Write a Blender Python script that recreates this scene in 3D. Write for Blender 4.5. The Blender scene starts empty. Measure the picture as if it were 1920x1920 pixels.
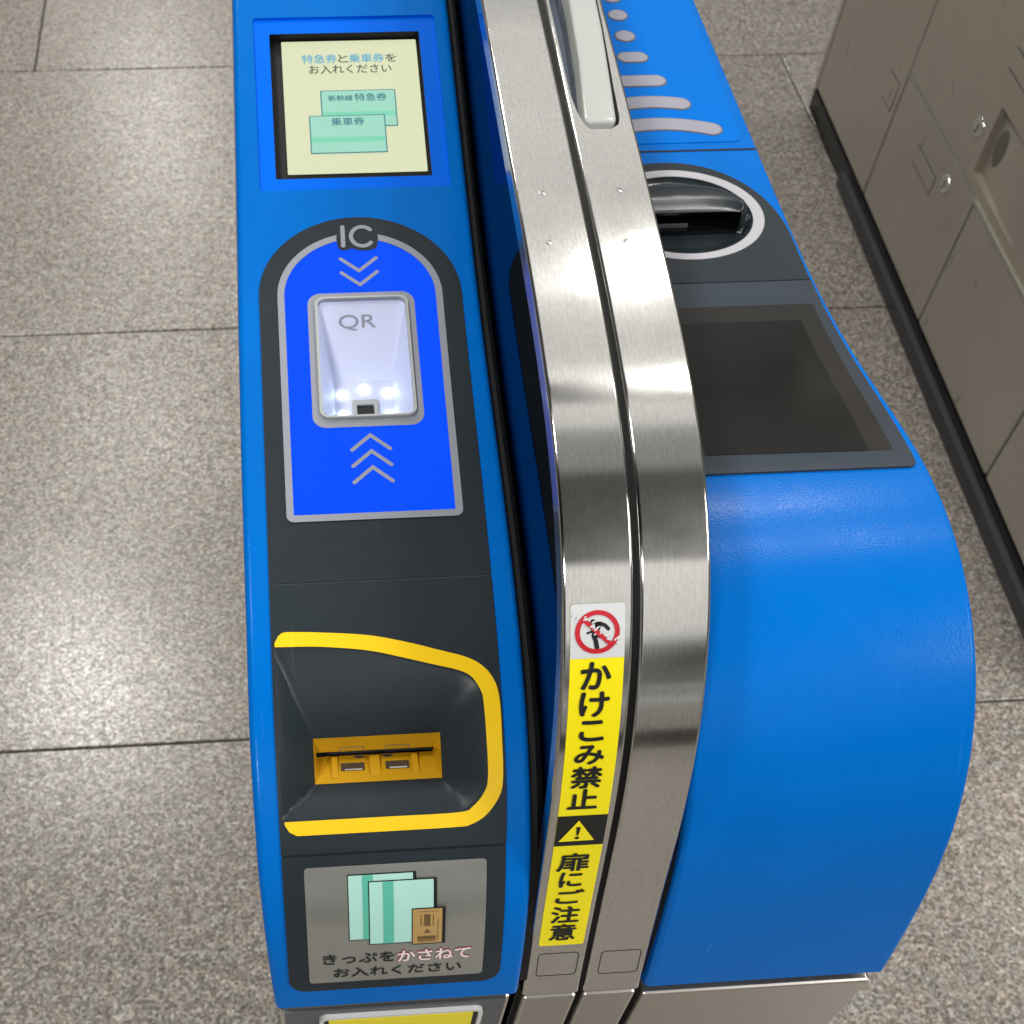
import bpy, bmesh, math, random
import numpy as np
from mathutils import Vector, Matrix

random.seed(4)
SC = bpy.context.scene
COL = SC.collection
PI = math.pi

# ------------------------------------------------------------------ camera
cam_d = bpy.data.cameras.new('camera')
cam = bpy.data.objects.new('camera', cam_d)
COL.objects.link(cam)
SC.camera = cam
RIGHT = Vector((0.9973866, -0.0704345, 0.0160890))
DOWN = Vector((-0.0485455, -0.8182660, -0.5727862))
FWD = Vector((0.0535090, 0.5705083, -0.8195469))
M = Matrix((RIGHT, -DOWN, -FWD)).transposed().to_4x4()
M.translation = Vector((0, 0, 1.53))
cam.matrix_world = M
cam_d.sensor_fit = 'HORIZONTAL'
cam_d.sensor_width = 36.0
cam_d.lens = 36.0 * 2327.31 / 1920.0
cam_d.shift_x = (960 - 690.1) / 1920.0
cam_d.shift_y = (1255.8 - 960) / 1920.0
cam_d.clip_start = 0.02
cam_d.clip_end = 200
cam_d.dof.use_dof = True
cam_d.dof.focus_distance = 0.66
cam_d.dof.aperture_fstop = 20

# ------------------------------------------------------------------ render look
SC.view_settings.view_transform = 'Standard'
SC.view_settings.look = 'None'
SC.view_settings.exposure = 0.0
SC.view_settings.gamma = 1.0
SC.render.engine = 'CYCLES'
SC.cycles.use_denoising = True
SC.cycles.max_bounces = 8
SC.cycles.transparent_max_bounces = 12
SC.cycles.sample_clamp_indirect = 6.0

# ------------------------------------------------------------------ surroundings: lit station ceiling and dim concourse
W = bpy.data.worlds.new('World')
SC.world = W
W.use_nodes = True
wt = W.node_tree
wt.nodes.clear()
def wn(t, **k):
    n = wt.nodes.new(t)
    for a, b in k.items():
        setattr(n, a, b)
    return n
w_out = wn('ShaderNodeOutputWorld')
w_bg = wn('ShaderNodeBackground')
w_tc = wn('ShaderNodeTexCoord')
w_sep = wn('ShaderNodeSeparateXYZ')
wt.links.new(w_tc.outputs['Generated'], w_sep.inputs[0])
w_mz = wn('ShaderNodeMath', operation='MAXIMUM')
wt.links.new(w_sep.outputs['Z'], w_mz.inputs[0])
w_mz.inputs[1].default_value = 0.02
w_div = wn('ShaderNodeMath', operation='DIVIDE')
wt.links.new(w_sep.outputs['Y'], w_div.inputs[0])
wt.links.new(w_mz.outputs[0], w_div.inputs[1])
w_map = wn('ShaderNodeMapRange')
w_map.inputs['From Min'].default_value = -3.0
w_map.inputs['From Max'].default_value = 3.0
wt.links.new(w_div.outputs[0], w_map.inputs['Value'])
w_ramp = wn('ShaderNodeValToRGB')
def set_ramp(ramp, stops):
    cr = ramp.color_ramp
    while len(cr.elements) > 1:
        cr.elements.remove(cr.elements[-1])
    first = True
    for pos, c in stops:
        c = (c[0], c[1], c[2], 1.0)
        if first:
            cr.elements[0].position = pos
            cr.elements[0].color = c
            first = False
        else:
            e = cr.elements.new(pos)
            e.color = c
def tpos(t):
    return (t + 3.0) / 6.0
def warm(v):
    return (v, v * 0.985, v * 0.94)
OVERHEAD_BANDS = [(-3.0, .45), (-2.7, .6), (-2.45, .95), (-0.86, 1.0), (-0.77, .13), (-0.45, .07), (-0.14, .11), (-0.08, .34), (0.10, .38), (0.14, .92), (0.245, .95),
        (0.262, .04), (0.335, .05), (0.348, 1.25), (0.39, 1.1), (0.42, .88), (0.64, .9), (0.70, 1.1), (0.75, .92), (0.84, .88), (0.87, .70), (0.90, .9), (1.22, .95), (1.30, .55), (1.7, .45), (3.0, .32)]  # dark middle stretch added for the camera operator's reflection in the steel
set_ramp(w_ramp, [(tpos(t), warm(v)) for t, v in OVERHEAD_BANDS])
wt.links.new(w_map.outputs[0], w_ramp.inputs[0])
# elevation blend: floor of the concourse below the horizon, ceiling above it
w_el = wn('ShaderNodeMapRange', interpolation_type='SMOOTHSTEP')
w_el.inputs['From Min'].default_value = -0.02
w_el.inputs['From Max'].default_value = 0.30
wt.links.new(w_sep.outputs['Z'], w_el.inputs['Value'])
w_low = wn('ShaderNodeValToRGB')
w_lowm = wn('ShaderNodeMapRange')
w_lowm.inputs['From Min'].default_value = -1
w_lowm.inputs['From Max'].default_value = 1
wt.links.new(w_sep.outputs['Z'], w_lowm.inputs['Value'])
set_ramp(w_low, [(0.0, (.12, .113, .103)), (0.40, (.29, .272, .248)), (0.488, (.32, .30, .275)), (0.494, (.5, .5, .47)), (0.52, (.30, .29, .275)), (0.535, (.45, .45, .44)), (0.545, (.22, .215, .2)), (0.60, (.42, .41, .39))])
wt.links.new(w_lowm.outputs[0], w_low.inputs[0])
w_mix = wn('ShaderNodeMix', data_type='RGBA')
wt.links.new(w_el.outputs[0], w_mix.inputs[0])
wt.links.new(w_low.outputs[0], w_mix.inputs[6])
# the bright ceiling is narrowed to a band to hold back its fill light
w_dx = wn('ShaderNodeMath', operation='DIVIDE')
wt.links.new(w_sep.outputs['X'], w_dx.inputs[0])
wt.links.new(w_mz.outputs[0], w_dx.inputs[1])
w_sub = wn('ShaderNodeMath', operation='SUBTRACT')
wt.links.new(w_dx.outputs[0], w_sub.inputs[0])
w_sub.inputs[1].default_value = 0.45
w_abs = wn('ShaderNodeMath', operation='ABSOLUTE')
wt.links.new(w_sub.outputs[0], w_abs.inputs[0])
w_side = wn('ShaderNodeMapRange', interpolation_type='SMOOTHSTEP')
for k_, v_ in (('From Min', .30), ('From Max', .80), ('To Min', 1.0), ('To Max', .07)):
    w_side.inputs[k_].default_value = v_
wt.links.new(w_abs.outputs[0], w_side.inputs['Value'])
w_sc = wn('ShaderNodeVectorMath', operation='SCALE')
wt.links.new(w_ramp.outputs[0], w_sc.inputs[0])
wt.links.new(w_side.outputs[0], w_sc.inputs['Scale'])
wt.links.new(w_sc.outputs[0], w_mix.inputs[7])
wt.links.new(w_mix.outputs[2], w_bg.inputs['Color'])
w_bg.inputs['Strength'].default_value = 1.0
wt.links.new(w_bg.outputs[0], w_out.inputs[0])

# ceiling downlights and panels of the station hall (4 m up), plus fill lamps added behind the camera
def ceiling_or_fill_lamp(x, y, sx, sy, power, col=(1.0, .97, .92), shape='RECTANGLE'):
    d = bpy.data.lights.new('ceiling_or_fill_lamp', 'AREA')
    d.shape = shape
    d.size = sx
    if shape == 'RECTANGLE':
        d.size_y = sy
    d.energy = power
    d.color = col
    o = bpy.data.objects.new('ceiling_or_fill_lamp', d)
    o.location = (x, y, 4.0)
    COL.objects.link(o)
    return o
LAMPS = [(-1.15, 3.82, .36, .36, 74), (-1.40, 0.80, .40, .40, 44), (-1.40, -2.2, .60, .60, 108),
         (1.64, 2.70, .40, .26, 29), (1.60, 1.50, .36, .12, 15), (3.3, -1.1, 1.7, 1.7, 170), (-0.95, 5.8, .5, .5, 26), (-0.9, 9.0, .6, .6, 60)]  # the wide square one is added fill for the fronts and floor
for l in LAMPS:
    ceiling_or_fill_lamp(*l)

# ------------------------------------------------------------------ object helpers
def link(o, parent=None):
    COL.objects.link(o)
    if parent is not None:
        o.parent = parent
    return o
def thing(name, label, cat, loc=(0, 0, 0), rz=0.0, group=None):
    o = bpy.data.objects.new(name, None)
    o.empty_display_size = 0.1
    o.location = loc
    o.rotation_euler = (0, 0, rz)
    o['label'] = label
    o['category'] = cat
    if group:
        o['group'] = group
    return link(o)
def mesh_obj(name, me, mats, parent=None):
    o = bpy.data.objects.new(name, me)
    for m in (mats if isinstance(mats, (list, tuple)) else [mats]):
        me.materials.append(m)
    return link(o, parent)
def bm_obj(name, bm, mats, parent=None, smooth=False, uvscale=None):
    me = bpy.data.meshes.new(name)
    bmesh.ops.recalc_face_normals(bm, faces=bm.faces[:])
    for f in bm.faces:
        f.smooth = smooth
    bm.to_mesh(me)
    bm.free()
    return mesh_obj(name, me, mats, parent)

# ------------------------------------------------------------------ materials
def new_mat(name):
    m = bpy.data.materials.new(name)
    m.use_nodes = True
    nt = m.node_tree
    b = nt.nodes['Principled BSDF']
    return m, nt, b
def N(nt, t, **k):
    n = nt.nodes.new(t)
    for a, v in k.items():
        setattr(n, a, v)
    return n
def uvco(nt, scale):
    u = N(nt, 'ShaderNodeUVMap')
    u.uv_map = 'UVMap'
    mp = N(nt, 'ShaderNodeMapping')
    mp.inputs['Scale'].default_value = scale
    nt.links.new(u.outputs[0], mp.inputs[0])
    return mp.outputs[0]
def objco(nt, scale=(1, 1, 1)):
    u = N(nt, 'ShaderNodeTexCoord')
    mp = N(nt, 'ShaderNodeMapping')
    mp.inputs['Scale'].default_value = scale
    nt.links.new(u.outputs['Object'], mp.inputs[0])
    return mp.outputs[0]
def noise(nt, co, scale, detail=2.0, rough=0.5):
    n = N(nt, 'ShaderNodeTexNoise')
    n.inputs['Scale'].default_value = scale
    n.inputs['Detail'].default_value = detail
    n.inputs['Roughness'].default_value = rough
    if co is not None:
        nt.links.new(co, n.inputs['Vector'])
    return n.outputs['Fac']
def maprange(nt, val, a, b, c, d):
    n = N(nt, 'ShaderNodeMapRange')
    for i, v in zip(('From Min', 'From Max', 'To Min', 'To Max'), (a, b, c, d)):
        n.inputs[i].default_value = v
    nt.links.new(val, n.inputs['Value'])
    return n.outputs[0]
def bump(nt, b, height, strength, dist=0.001):
    n = N(nt, 'ShaderNodeBump')
    n.inputs['Strength'].default_value = strength
    n.inputs['Distance'].default_value = dist
    nt.links.new(height, n.inputs['Height'])
    nt.links.new(n.outputs[0], b.inputs['Normal'])
def ramp(nt, val, stops):
    r = N(nt, 'ShaderNodeValToRGB')
    set_ramp(r, stops)
    nt.links.new(val, r.inputs[0])
    return r.outputs[0]
def mix(nt, fac, a, b, mode='MIX'):
    n = N(nt, 'ShaderNodeMix', data_type='RGBA', blend_type=mode)
    for i, v in ((0, fac), (6, a), (7, b)):
        if hasattr(v, 'is_linked'):
            nt.links.new(v, n.inputs[i])
        elif i == 0:
            n.inputs[0].default_value = v
        else:
            n.inputs[i].default_value = (v[0], v[1], v[2], 1)
    return n.outputs[2]

def plastic(name, col, rough=0.4, spec=0.5, coat=0.0, orange=0.0, dirt=0.06, metal=0.0, wear=0.0):
    m, nt, b = new_mat(name)
    co = objco(nt)
    n1 = noise(nt, co, 9.0, 4.0, 0.6)
    v = maprange(nt, n1, 0.3, 0.7, 1.0 - dirt, 1.0 + dirt)
    rgb = N(nt, 'ShaderNodeRGB')
    rgb.outputs[0].default_value = (*col, 1)
    vm = N(nt, 'ShaderNodeVectorMath', operation='SCALE')
    nt.links.new(rgb.outputs[0], vm.inputs[0])
    nt.links.new(v, vm.inputs['Scale'])
    nt.links.new(vm.outputs[0], b.inputs['Base Color'])
    n2 = noise(nt, co, 45.0, 5.0, 0.65)
    nt.links.new(maprange(nt, n2, 0.25, 0.75, rough - 0.05, rough + 0.07), b.inputs['Roughness'])
    b.inputs['Specular IOR Level'].default_value = spec
    if wear:
        # hairline scratches and pale rub marks
        sm = N(nt, 'ShaderNodeMapping')
        sm.inputs['Scale'].default_value = (220, 9, 9)
        sm.inputs['Rotation'].default_value = (.2, .3, .55)
        nt.links.new(co, sm.inputs[0])
        s1 = noise(nt, sm.outputs[0], 1.0, 2.0, .5)
        s2 = noise(nt, co, 16.0, 3.0, .6)
        k1 = maprange(nt, s1, .69, .74, 0.0, 1.0)
        k2 = maprange(nt, s2, .50, .62, 0.0, wear)
        mm = N(nt, 'ShaderNodeMath', operation='MULTIPLY')
        nt.links.new(k1, mm.inputs[0])
        nt.links.new(k2, mm.inputs[1])
        worn = tuple(min(1.0, c_ * 1.5 + .05) for c_ in col)
        nt.links.new(mix(nt, mm.outputs[0], vm.outputs[0], worn), b.inputs['Base Color'])
    b.inputs['Coat Weight'].default_value = coat
    b.inputs['Coat Roughness'].default_value = 0.12
    b.inputs['Metallic'].default_value = metal
    if orange:
        bump(nt, b, noise(nt, co, 900.0, 1.0), orange, 0.0004)
    return m
def emissive(name, col, strength, base=(.02, .02, .02), rough=.25):
    m, nt, b = new_mat(name)
    b.inputs['Base Color'].default_value = (*base, 1)
    b.inputs['Roughness'].default_value = rough
    b.inputs['Emission Color'].default_value = (*col, 1)
    b.inputs['Emission Strength'].default_value = strength
    return m
def steel(name, base=(.66, .645, .61), rough=0.30, aniso=0.8, grain=0.10, uvs=True, scale=(1500, 45, 1)):
    m, nt, b = new_mat(name)
    co = uvco(nt, (1, 1, 1)) if uvs else objco(nt)
    mp = N(nt, 'ShaderNodeMapping')
    mp.inputs['Scale'].default_value = scale
    nt.links.new(co, mp.inputs[0])
    n1 = noise(nt, mp.outputs[0], 1.0, 3.0, 0.7)
    mp2 = N(nt, 'ShaderNodeMapping')
    mp2.inputs['Scale'].default_value = (scale[0] * .50, scale[0] * .16, scale[0] * .3) if uvs else (500, 500, 500)
    nt.links.new(co, mp2.inputs[0])
    n2 = noise(nt, mp2.outputs[0], 1.0, 2.0, 0.6)
    n3 = noise(nt, co, 14.0, 4.0, 0.6)
    a = maprange(nt, n1, 0.25, 0.75, 1 - grain, 1 + grain)
    c = maprange(nt, n2, 0.3, 0.7, 1 - grain * .8, 1 + grain * .8)
    e = maprange(nt, n3, 0.3, 0.7, 0.96, 1.04)
    mu = N(nt, 'ShaderNodeMath', operation='MULTIPLY')
    nt.links.new(a, mu.inputs[0])
    nt.links.new(c, mu.inputs[1])
    mu2 = N(nt, 'ShaderNodeMath', operation='MULTIPLY')
    nt.links.new(mu.outputs[0], mu2.inputs[0])
    nt.links.new(e, mu2.inputs[1])
    rgb = N(nt, 'ShaderNodeRGB')
    rgb.outputs[0].default_value = (*base, 1)
    vm = N(nt, 'ShaderNodeVectorMath', operation='SCALE')
    nt.links.new(rgb.outputs[0], vm.inputs[0])
    nt.links.new(mu2.outputs[0], vm.inputs['Scale'])
    nt.links.new(vm.outputs[0], b.inputs['Base Color'])
    b.inputs['Metallic'].default_value = 1.0
    nt.links.new(maprange(nt, n3, 0.3, 0.7, rough - .02, rough + .03), b.inputs['Roughness'])
    if uvs and aniso:
        b.inputs['Anisotropic'].default_value = aniso
        tg = N(nt, 'ShaderNodeTangent')
        tg.direction_type = 'UV_MAP'
        tg.uv_map = 'UVMap'
        nt.links.new(tg.outputs[0], b.inputs['Tangent'])
    bump(nt, b, n1, 0.025, 0.0002)
    return m

BLUE = plastic('blue_paint', (.0, .134, .525), .20, .085, orange=.22, dirt=.06, wear=.35)
BLUE_FRAME = plastic('blue_acrylic', (.0, .130, .76), .16, .08, dirt=.02)
BLUE_INSET = plastic('blue_gloss_panel', (.0, .148, .59), .22, .06, dirt=.02)
DARK = plastic('charcoal_plastic', (.019, .027, .034), .34, .20, orange=.10, dirt=.12, wear=.5)
DARK_GLOSS = plastic('charcoal_gloss', (.018, .024, .029), .20, .34, dirt=.04)
BLACK = plastic('black_rubber', (.006, .006, .007), .55, .3)
BLACK_GLOSS = plastic('black_gloss', (.006, .007, .008), .10, .5)
PRINT_GREY = plastic('grey_print', (.27, .285, .34), .35, .4, dirt=.03)
PRINT_BLACK = plastic('black_print', (.012, .014, .014), .45, .3, dirt=.03)
YELLOW = plastic('yellow_print', (.86, .56, .004), .33, .4, dirt=.06, wear=.4)
YELLOW_PLASTIC = plastic('yellow_plastic', (.52, .285, .006), .45, .4, dirt=.10)
STICKER_YELLOW = plastic('yellow_vinyl', (.93, .80, .003), .25, .5, dirt=.04)
STICKER_WHITE = plastic('white_vinyl', (.62, .64, .66), .18, .5, dirt=.04)
STICKER_RED = plastic('red_vinyl', (.52, .006, .020), .22, .5, dirt=.05)
WHITE_PLASTIC = plastic('white_translucent', (.43, .45, .435), .14, .5, dirt=.02)
RING_WHITE = plastic('pale_ring', (.42, .42, .45), .28, .5, dirt=.03)
FRAME_WHITE = plastic('white_frame', (.66, .67, .68), .35, .4, dirt=.04)
DOT_PALE = plastic('pale_lens', (.30, .30, .36), .30, .4, dirt=.04)
DOT_EDGE = plastic('grey_edge', (.10, .11, .13), .4, .4)
STEEL = steel('brushed_steel', (.60, .595, .575), .135, .8, .09)
STEEL_SIDE = steel('polished_steel_edge', (.58, .56, .52), .16, 0.0, .03)
STEEL_BASE = steel('base_steel', (.50, .48, .45), .34, 0, .05, uvs=False)
BASE_GREY = plastic('grey_painted_base', (.085, .09, .10), .42, .5, dirt=.10)
MINT = plastic('mint_print', (.40, .70, .63), .3, .4, dirt=.03)
MINT_BAND = plastic('mint_band_print', (.10, .46, .35), .3, .4, dirt=.03)
TAN = plastic('tan_print', (.42, .27, .10), .3, .4, dirt=.03)
TAN_DARK = plastic('brown_print', (.14, .085, .035), .35, .4)
PINK_WHITE = plastic('white_print', (.80, .72, .74), .3, .4)
PINK = plastic('pink_print', (.40, .08, .15), .3, .4)
SLOT_BROWN = plastic('slot_brown', (.040, .022, .004), .5, .3)
LABEL_SILVER = plastic('silver_film', (.36, .37, .35), .20, .5, dirt=.10, metal=.65)
GLASS_SIDE, _nt, _b = new_mat('dark_mirror_panel')
_nt.nodes.remove(_b)
_gl = N(_nt, 'ShaderNodeBsdfGlossy')
_gl.inputs['Roughness'].default_value = .02
_gl.inputs['Color'].default_value = (.13, .15, .19, 1)
_nt.links.new(_gl.outputs[0], _nt.nodes['Material Output'].inputs[0])
SCREEN_LIT = emissive('lit_screen', (.73, .77, .50), .95)
SCREEN_MINT = emissive('lit_mint', (.34, .72, .56), .95)
SCREEN_MINT2 = emissive('lit_mint_band', (.20, .68, .46), .95)
SCREEN_TEAL = emissive('lit_teal', (.02, .19, .24), .95)
SCREEN_CYAN = emissive('lit_cyan', (.06, .40, .60), .95)
SCREEN_INK = emissive('lit_ink', (.045, .055, .045), .95)
IC_BLUE = emissive('lit_blue_panel', (.0, .070, 1.0), 1.0, (.0, .01, .06), .3)
IC_BLUE.node_tree.nodes['Principled BSDF'].inputs['Specular IOR Level'].default_value = .08
PRINT_SLATE = plastic('slate_print', (.26, .275, .34), .4, .3, dirt=.02)
LED = emissive('scanner_led', (.72, .86, 1.0), 11.0)
CAVITY = plastic('white_cavity', (.62, .66, .84), .5, .3, dirt=.0)
DISPLAY_OFF = plastic('unlit_display', (.012, .012, .0115), .10, .22, dirt=.05)
DISPLAY_OFF2 = plastic('unlit_display_border', (.024, .023, .022), .14, .24, dirt=.05)
_m = DISPLAY_OFF.node_tree
_b = _m.nodes['Principled BSDF']
_v = N(_m, 'ShaderNodeTexVoronoi')
_v.inputs['Scale'].default_value = 55.0
_m.links.new(objco(_m), _v.inputs['Vector'])
_n = noise(_m, objco(_m), 30.0, 2.0)
_k = N(_m, 'ShaderNodeMath', operation='MULTIPLY')
_m.links.new(maprange(_m, _v.outputs['Distance'], .035, .015, 0.0, .5), _k.inputs[0])
_m.links.new(maprange(_m, _n, .52, .60, 0.0, 1.0), _k.inputs[1])
_old = _b.inputs['Base Color'].links[0].from_socket
_m.links.new(mix(_m, _k.outputs[0], _old, (.5, .5, .48)), _b.inputs['Base Color'])
BEZEL = plastic('slate_bezel', (.036, .047, .062), .16, .28, dirt=.04)
CLEAR, _nt, _b = new_mat('clear_cover')
_nt.nodes.remove(_b)
_tr = N(_nt, 'ShaderNodeBsdfTransparent')
_gl = N(_nt, 'ShaderNodeBsdfGlossy')
_gl.inputs['Roughness'].default_value = .03
_fr = N(_nt, 'ShaderNodeFresnel')
_fr.inputs['IOR'].default_value = 1.22
_mx = N(_nt, 'ShaderNodeMixShader')
_nt.links.new(_fr.outputs[0], _mx.inputs[0])
_nt.links.new(_tr.outputs[0], _mx.inputs[1])
_nt.links.new(_gl.outputs[0], _mx.inputs[2])
_nt.links.new(_mx.outputs[0], _nt.nodes['Material Output'].inputs[0])

# granite: salt-and-pepper grains, pinkish and grey clouds
GRANITE, nt, b = new_mat('granite')
co = objco(nt)
vo = N(nt, 'ShaderNodeTexVoronoi')
vo.inputs['Scale'].default_value = 262.0
nt.links.new(co, vo.inputs['Vector'])
vs = N(nt, 'ShaderNodeSeparateXYZ')
nt.links.new(vo.outputs['Color'], vs.inputs[0])
gn = noise(nt, co, 195.0, 3.0, .62)
ga = N(nt, 'ShaderNodeMath', operation='MULTIPLY_ADD')
nt.links.new(vs.outputs[0], ga.inputs[0])
ga.inputs[1].default_value = .30
gb = N(nt, 'ShaderNodeMath', operation='MULTIPLY')
nt.links.new(gn, gb.inputs[0])
gb.inputs[1].default_value = .70
nt.links.new(gb.outputs[0], ga.inputs[2])
g1 = ga.outputs[0]
c1 = ramp(nt, g1, [(.30, (.075, .068, .061)), (.41, (.165, .149, .135)), (.50, (.235, .217, .198)), (.59, (.335, .317, .295)), (.69, (.53, .515, .49))])
g2 = noise(nt, co, 70.0, 3.0, .6)
c2 = ramp(nt, g2, [(.34, (.75, .72, .70)), (.5, (1, 1, 1)), (.66, (1.14, 1.10, 1.05))])
g3 = noise(nt, co, 36.0, 3.0, .6)
c3 = ramp(nt, g3, [(.36, (1.06, .98, .92)), (.55, (1, 1, 1)), (.66, (.93, .97, .97))])
cc = mix(nt, 1.0, c1, c2, 'MULTIPLY')
cc = mix(nt, 1.0, cc, c3, 'MULTIPLY')
at = N(nt, 'ShaderNodeAttribute')
at.attribute_name = 'tone'
cc = mix(nt, 1.0, cc, at.outputs['Color'], 'MULTIPLY')
nt.links.new(cc, b.inputs['Base Color'])
nt.links.new(maprange(nt, g1, .3, .7, .34, .25), b.inputs['Roughness'])
b.inputs['Specular IOR Level'].default_value = .58
bump(nt, b, g1, .05, .0006)
GROUT = plastic('grout', (.055, .052, .042), .8, .2, dirt=.2)

# locker paint: satin warm grey metal with scuffs
LOCKER, nt, b = new_mat('locker_steel')
co = objco(nt)
n1 = noise(nt, co, 3.0, 4.0, .6)
n2 = noise(nt, co, 400.0, 1.0)
c = ramp(nt, n1, [(.3, (.34, .312, .265)), (.5, (.38, .35, .298)), (.7, (.415, .385, .33))])
sc = N(nt, 'ShaderNodeMapping')
sc.inputs['Scale'].default_value = (1, 30, 11)
sc.inputs['Rotation'].default_value = (.5, 0, 0)
nt.links.new(co, sc.inputs[0])
n3 = noise(nt, sc.outputs[0], 1.0, 3.0, .5)
scuff = ramp(nt, n3, [(.0, (1, 1, 1)), (.66, (1, 1, 1)), (.71, (.72, .71, .68))])
c = mix(nt, 1.0, c, scuff, 'MULTIPLY')
nt.links.new(c, b.inputs['Base Color'])
b.inputs['Metallic'].default_value = .55
nt.links.new(maprange(nt, n1, .3, .7, .27, .38), b.inputs['Roughness'])
bump(nt, b, n2, .05, .0003)
LOCKER_EDGE = plastic('locker_edge', (.42, .40, .35), .3, .5, metal=.6)
LOCKER_GAP = plastic('locker_gap', (.035, .030, .022), .6, .3)
LOCKER_SHADE = plastic('locker_shade', (.11, .104, .085), .5, .3)
CHROME = steel('chrome_lock', (.75, .74, .72), .14, 0, .02, uvs=False)
PLINTH = plastic('black_plinth', (.007, .007, .008), .38, .4)
DUCT = plastic('black_duct', (.008, .009, .012), .30, .5)
DUCT_TOP = plastic('dark_duct_lid', (.055, .058, .068), .35, .5)

# ------------------------------------------------------------------ side profiles of the gate (far -> near), metres
LB = [(1.5,1.138),(1.489,1.1379),(1.4779,1.1377),(1.4669,1.1377),(1.4558,1.1376),(1.4448,1.1375),(1.4337,1.1375),(1.4227,1.1374),(1.4116,1.1374),(1.4006,1.1374),(1.3895,1.1374),(1.3785,1.1374),(1.3674,1.1374),(1.3564,1.1375),(1.3454,1.1375),(1.3343,1.1376),(1.3233,1.1376),(1.3122,1.1377),(1.3012,1.1378),(1.2901,1.1378),(1.2791,1.1379),(1.268,1.138),(1.257,1.138),(1.2459,1.1381),(1.2349,1.1382),(1.2238,1.1382),(1.2128,1.1382),(1.2018,1.1382),(1.1907,1.1382),(1.1797,1.1382),(1.1686,1.1381),(1.1576,1.138),(1.1465,1.1378),(1.1355,1.1376),(1.1244,1.1374),(1.1134,1.1371),(1.1023,1.1368),(1.0913,1.1363),(1.0803,1.1359),(1.0692,1.1353),(1.0582,1.1347),(1.0472,1.134),(1.0362,1.1332),(1.0252,1.1323),(1.0142,1.1313),(1.0032,1.1302),(0.9922,1.129),(0.9812,1.1277),(0.9703,1.1263),(0.9593,1.1248),(0.9484,1.1231),(0.9375,1.1214),(0.9266,1.1195),(0.9157,1.1175),(0.9049,1.1153),(0.8941,1.1131),(0.8833,1.1107),(0.8726,1.1082),(0.8618,1.1056),(0.8511,1.1028),(0.8404,1.1),(0.8298,1.0971),(0.8191,1.0941),(0.8085,1.091),(0.7979,1.0879),(0.7874,1.0847),(0.7768,1.0815),(0.7662,1.0783),(0.7557,1.075),(0.7451,1.0718),(0.7346,1.0685),(0.724,1.0653),(0.7134,1.0621),(0.7028,1.059),(0.6922,1.056),(0.6816,1.053),(0.6709,1.05),(0.6602,1.0472),(0.6495,1.0444),(0.6388,1.0418),(0.6281,1.0392),(0.6173,1.0367),(0.6066,1.0343),(0.5958,1.0319),(0.5849,1.0297),(0.5741,1.0275),(0.5633,1.0253),(0.5524,1.0233),(0.5416,1.0212),(0.5307,1.0192),(0.5198,1.0172),(0.509,1.0152),(0.4981,1.0132),(0.4873,1.0111),(0.4764,1.0089),(0.4656,1.0066),(0.4549,1.0042),(0.4441,1.0017),(0.4334,0.9989),(0.4228,0.996),(0.4122,0.9928),(0.4017,0.9893),(0.3913,0.9856),(0.381,0.9815),(0.3709,0.977),(0.361,0.9722),(0.3513,0.9669),(0.3419,0.9611),(0.3328,0.9548),(0.3241,0.948),(0.3158,0.9407),(0.3081,0.9329),(0.3008,0.9245),(0.2942,0.9157),(0.2881,0.9065),(0.2826,0.8969),(0.2776,0.8871),(0.2732,0.8769),(0.2693,0.8666),(0.2658,0.8561),(0.2627,0.8455),(0.26,0.8348),(0.2576,0.824),(0.2556,0.8132),(0.2538,0.8023),(0.2522,0.7913),(0.251,0.7804),(0.2499,0.7694),(0.249,0.7584),(0.2484,0.7473)]
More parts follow.
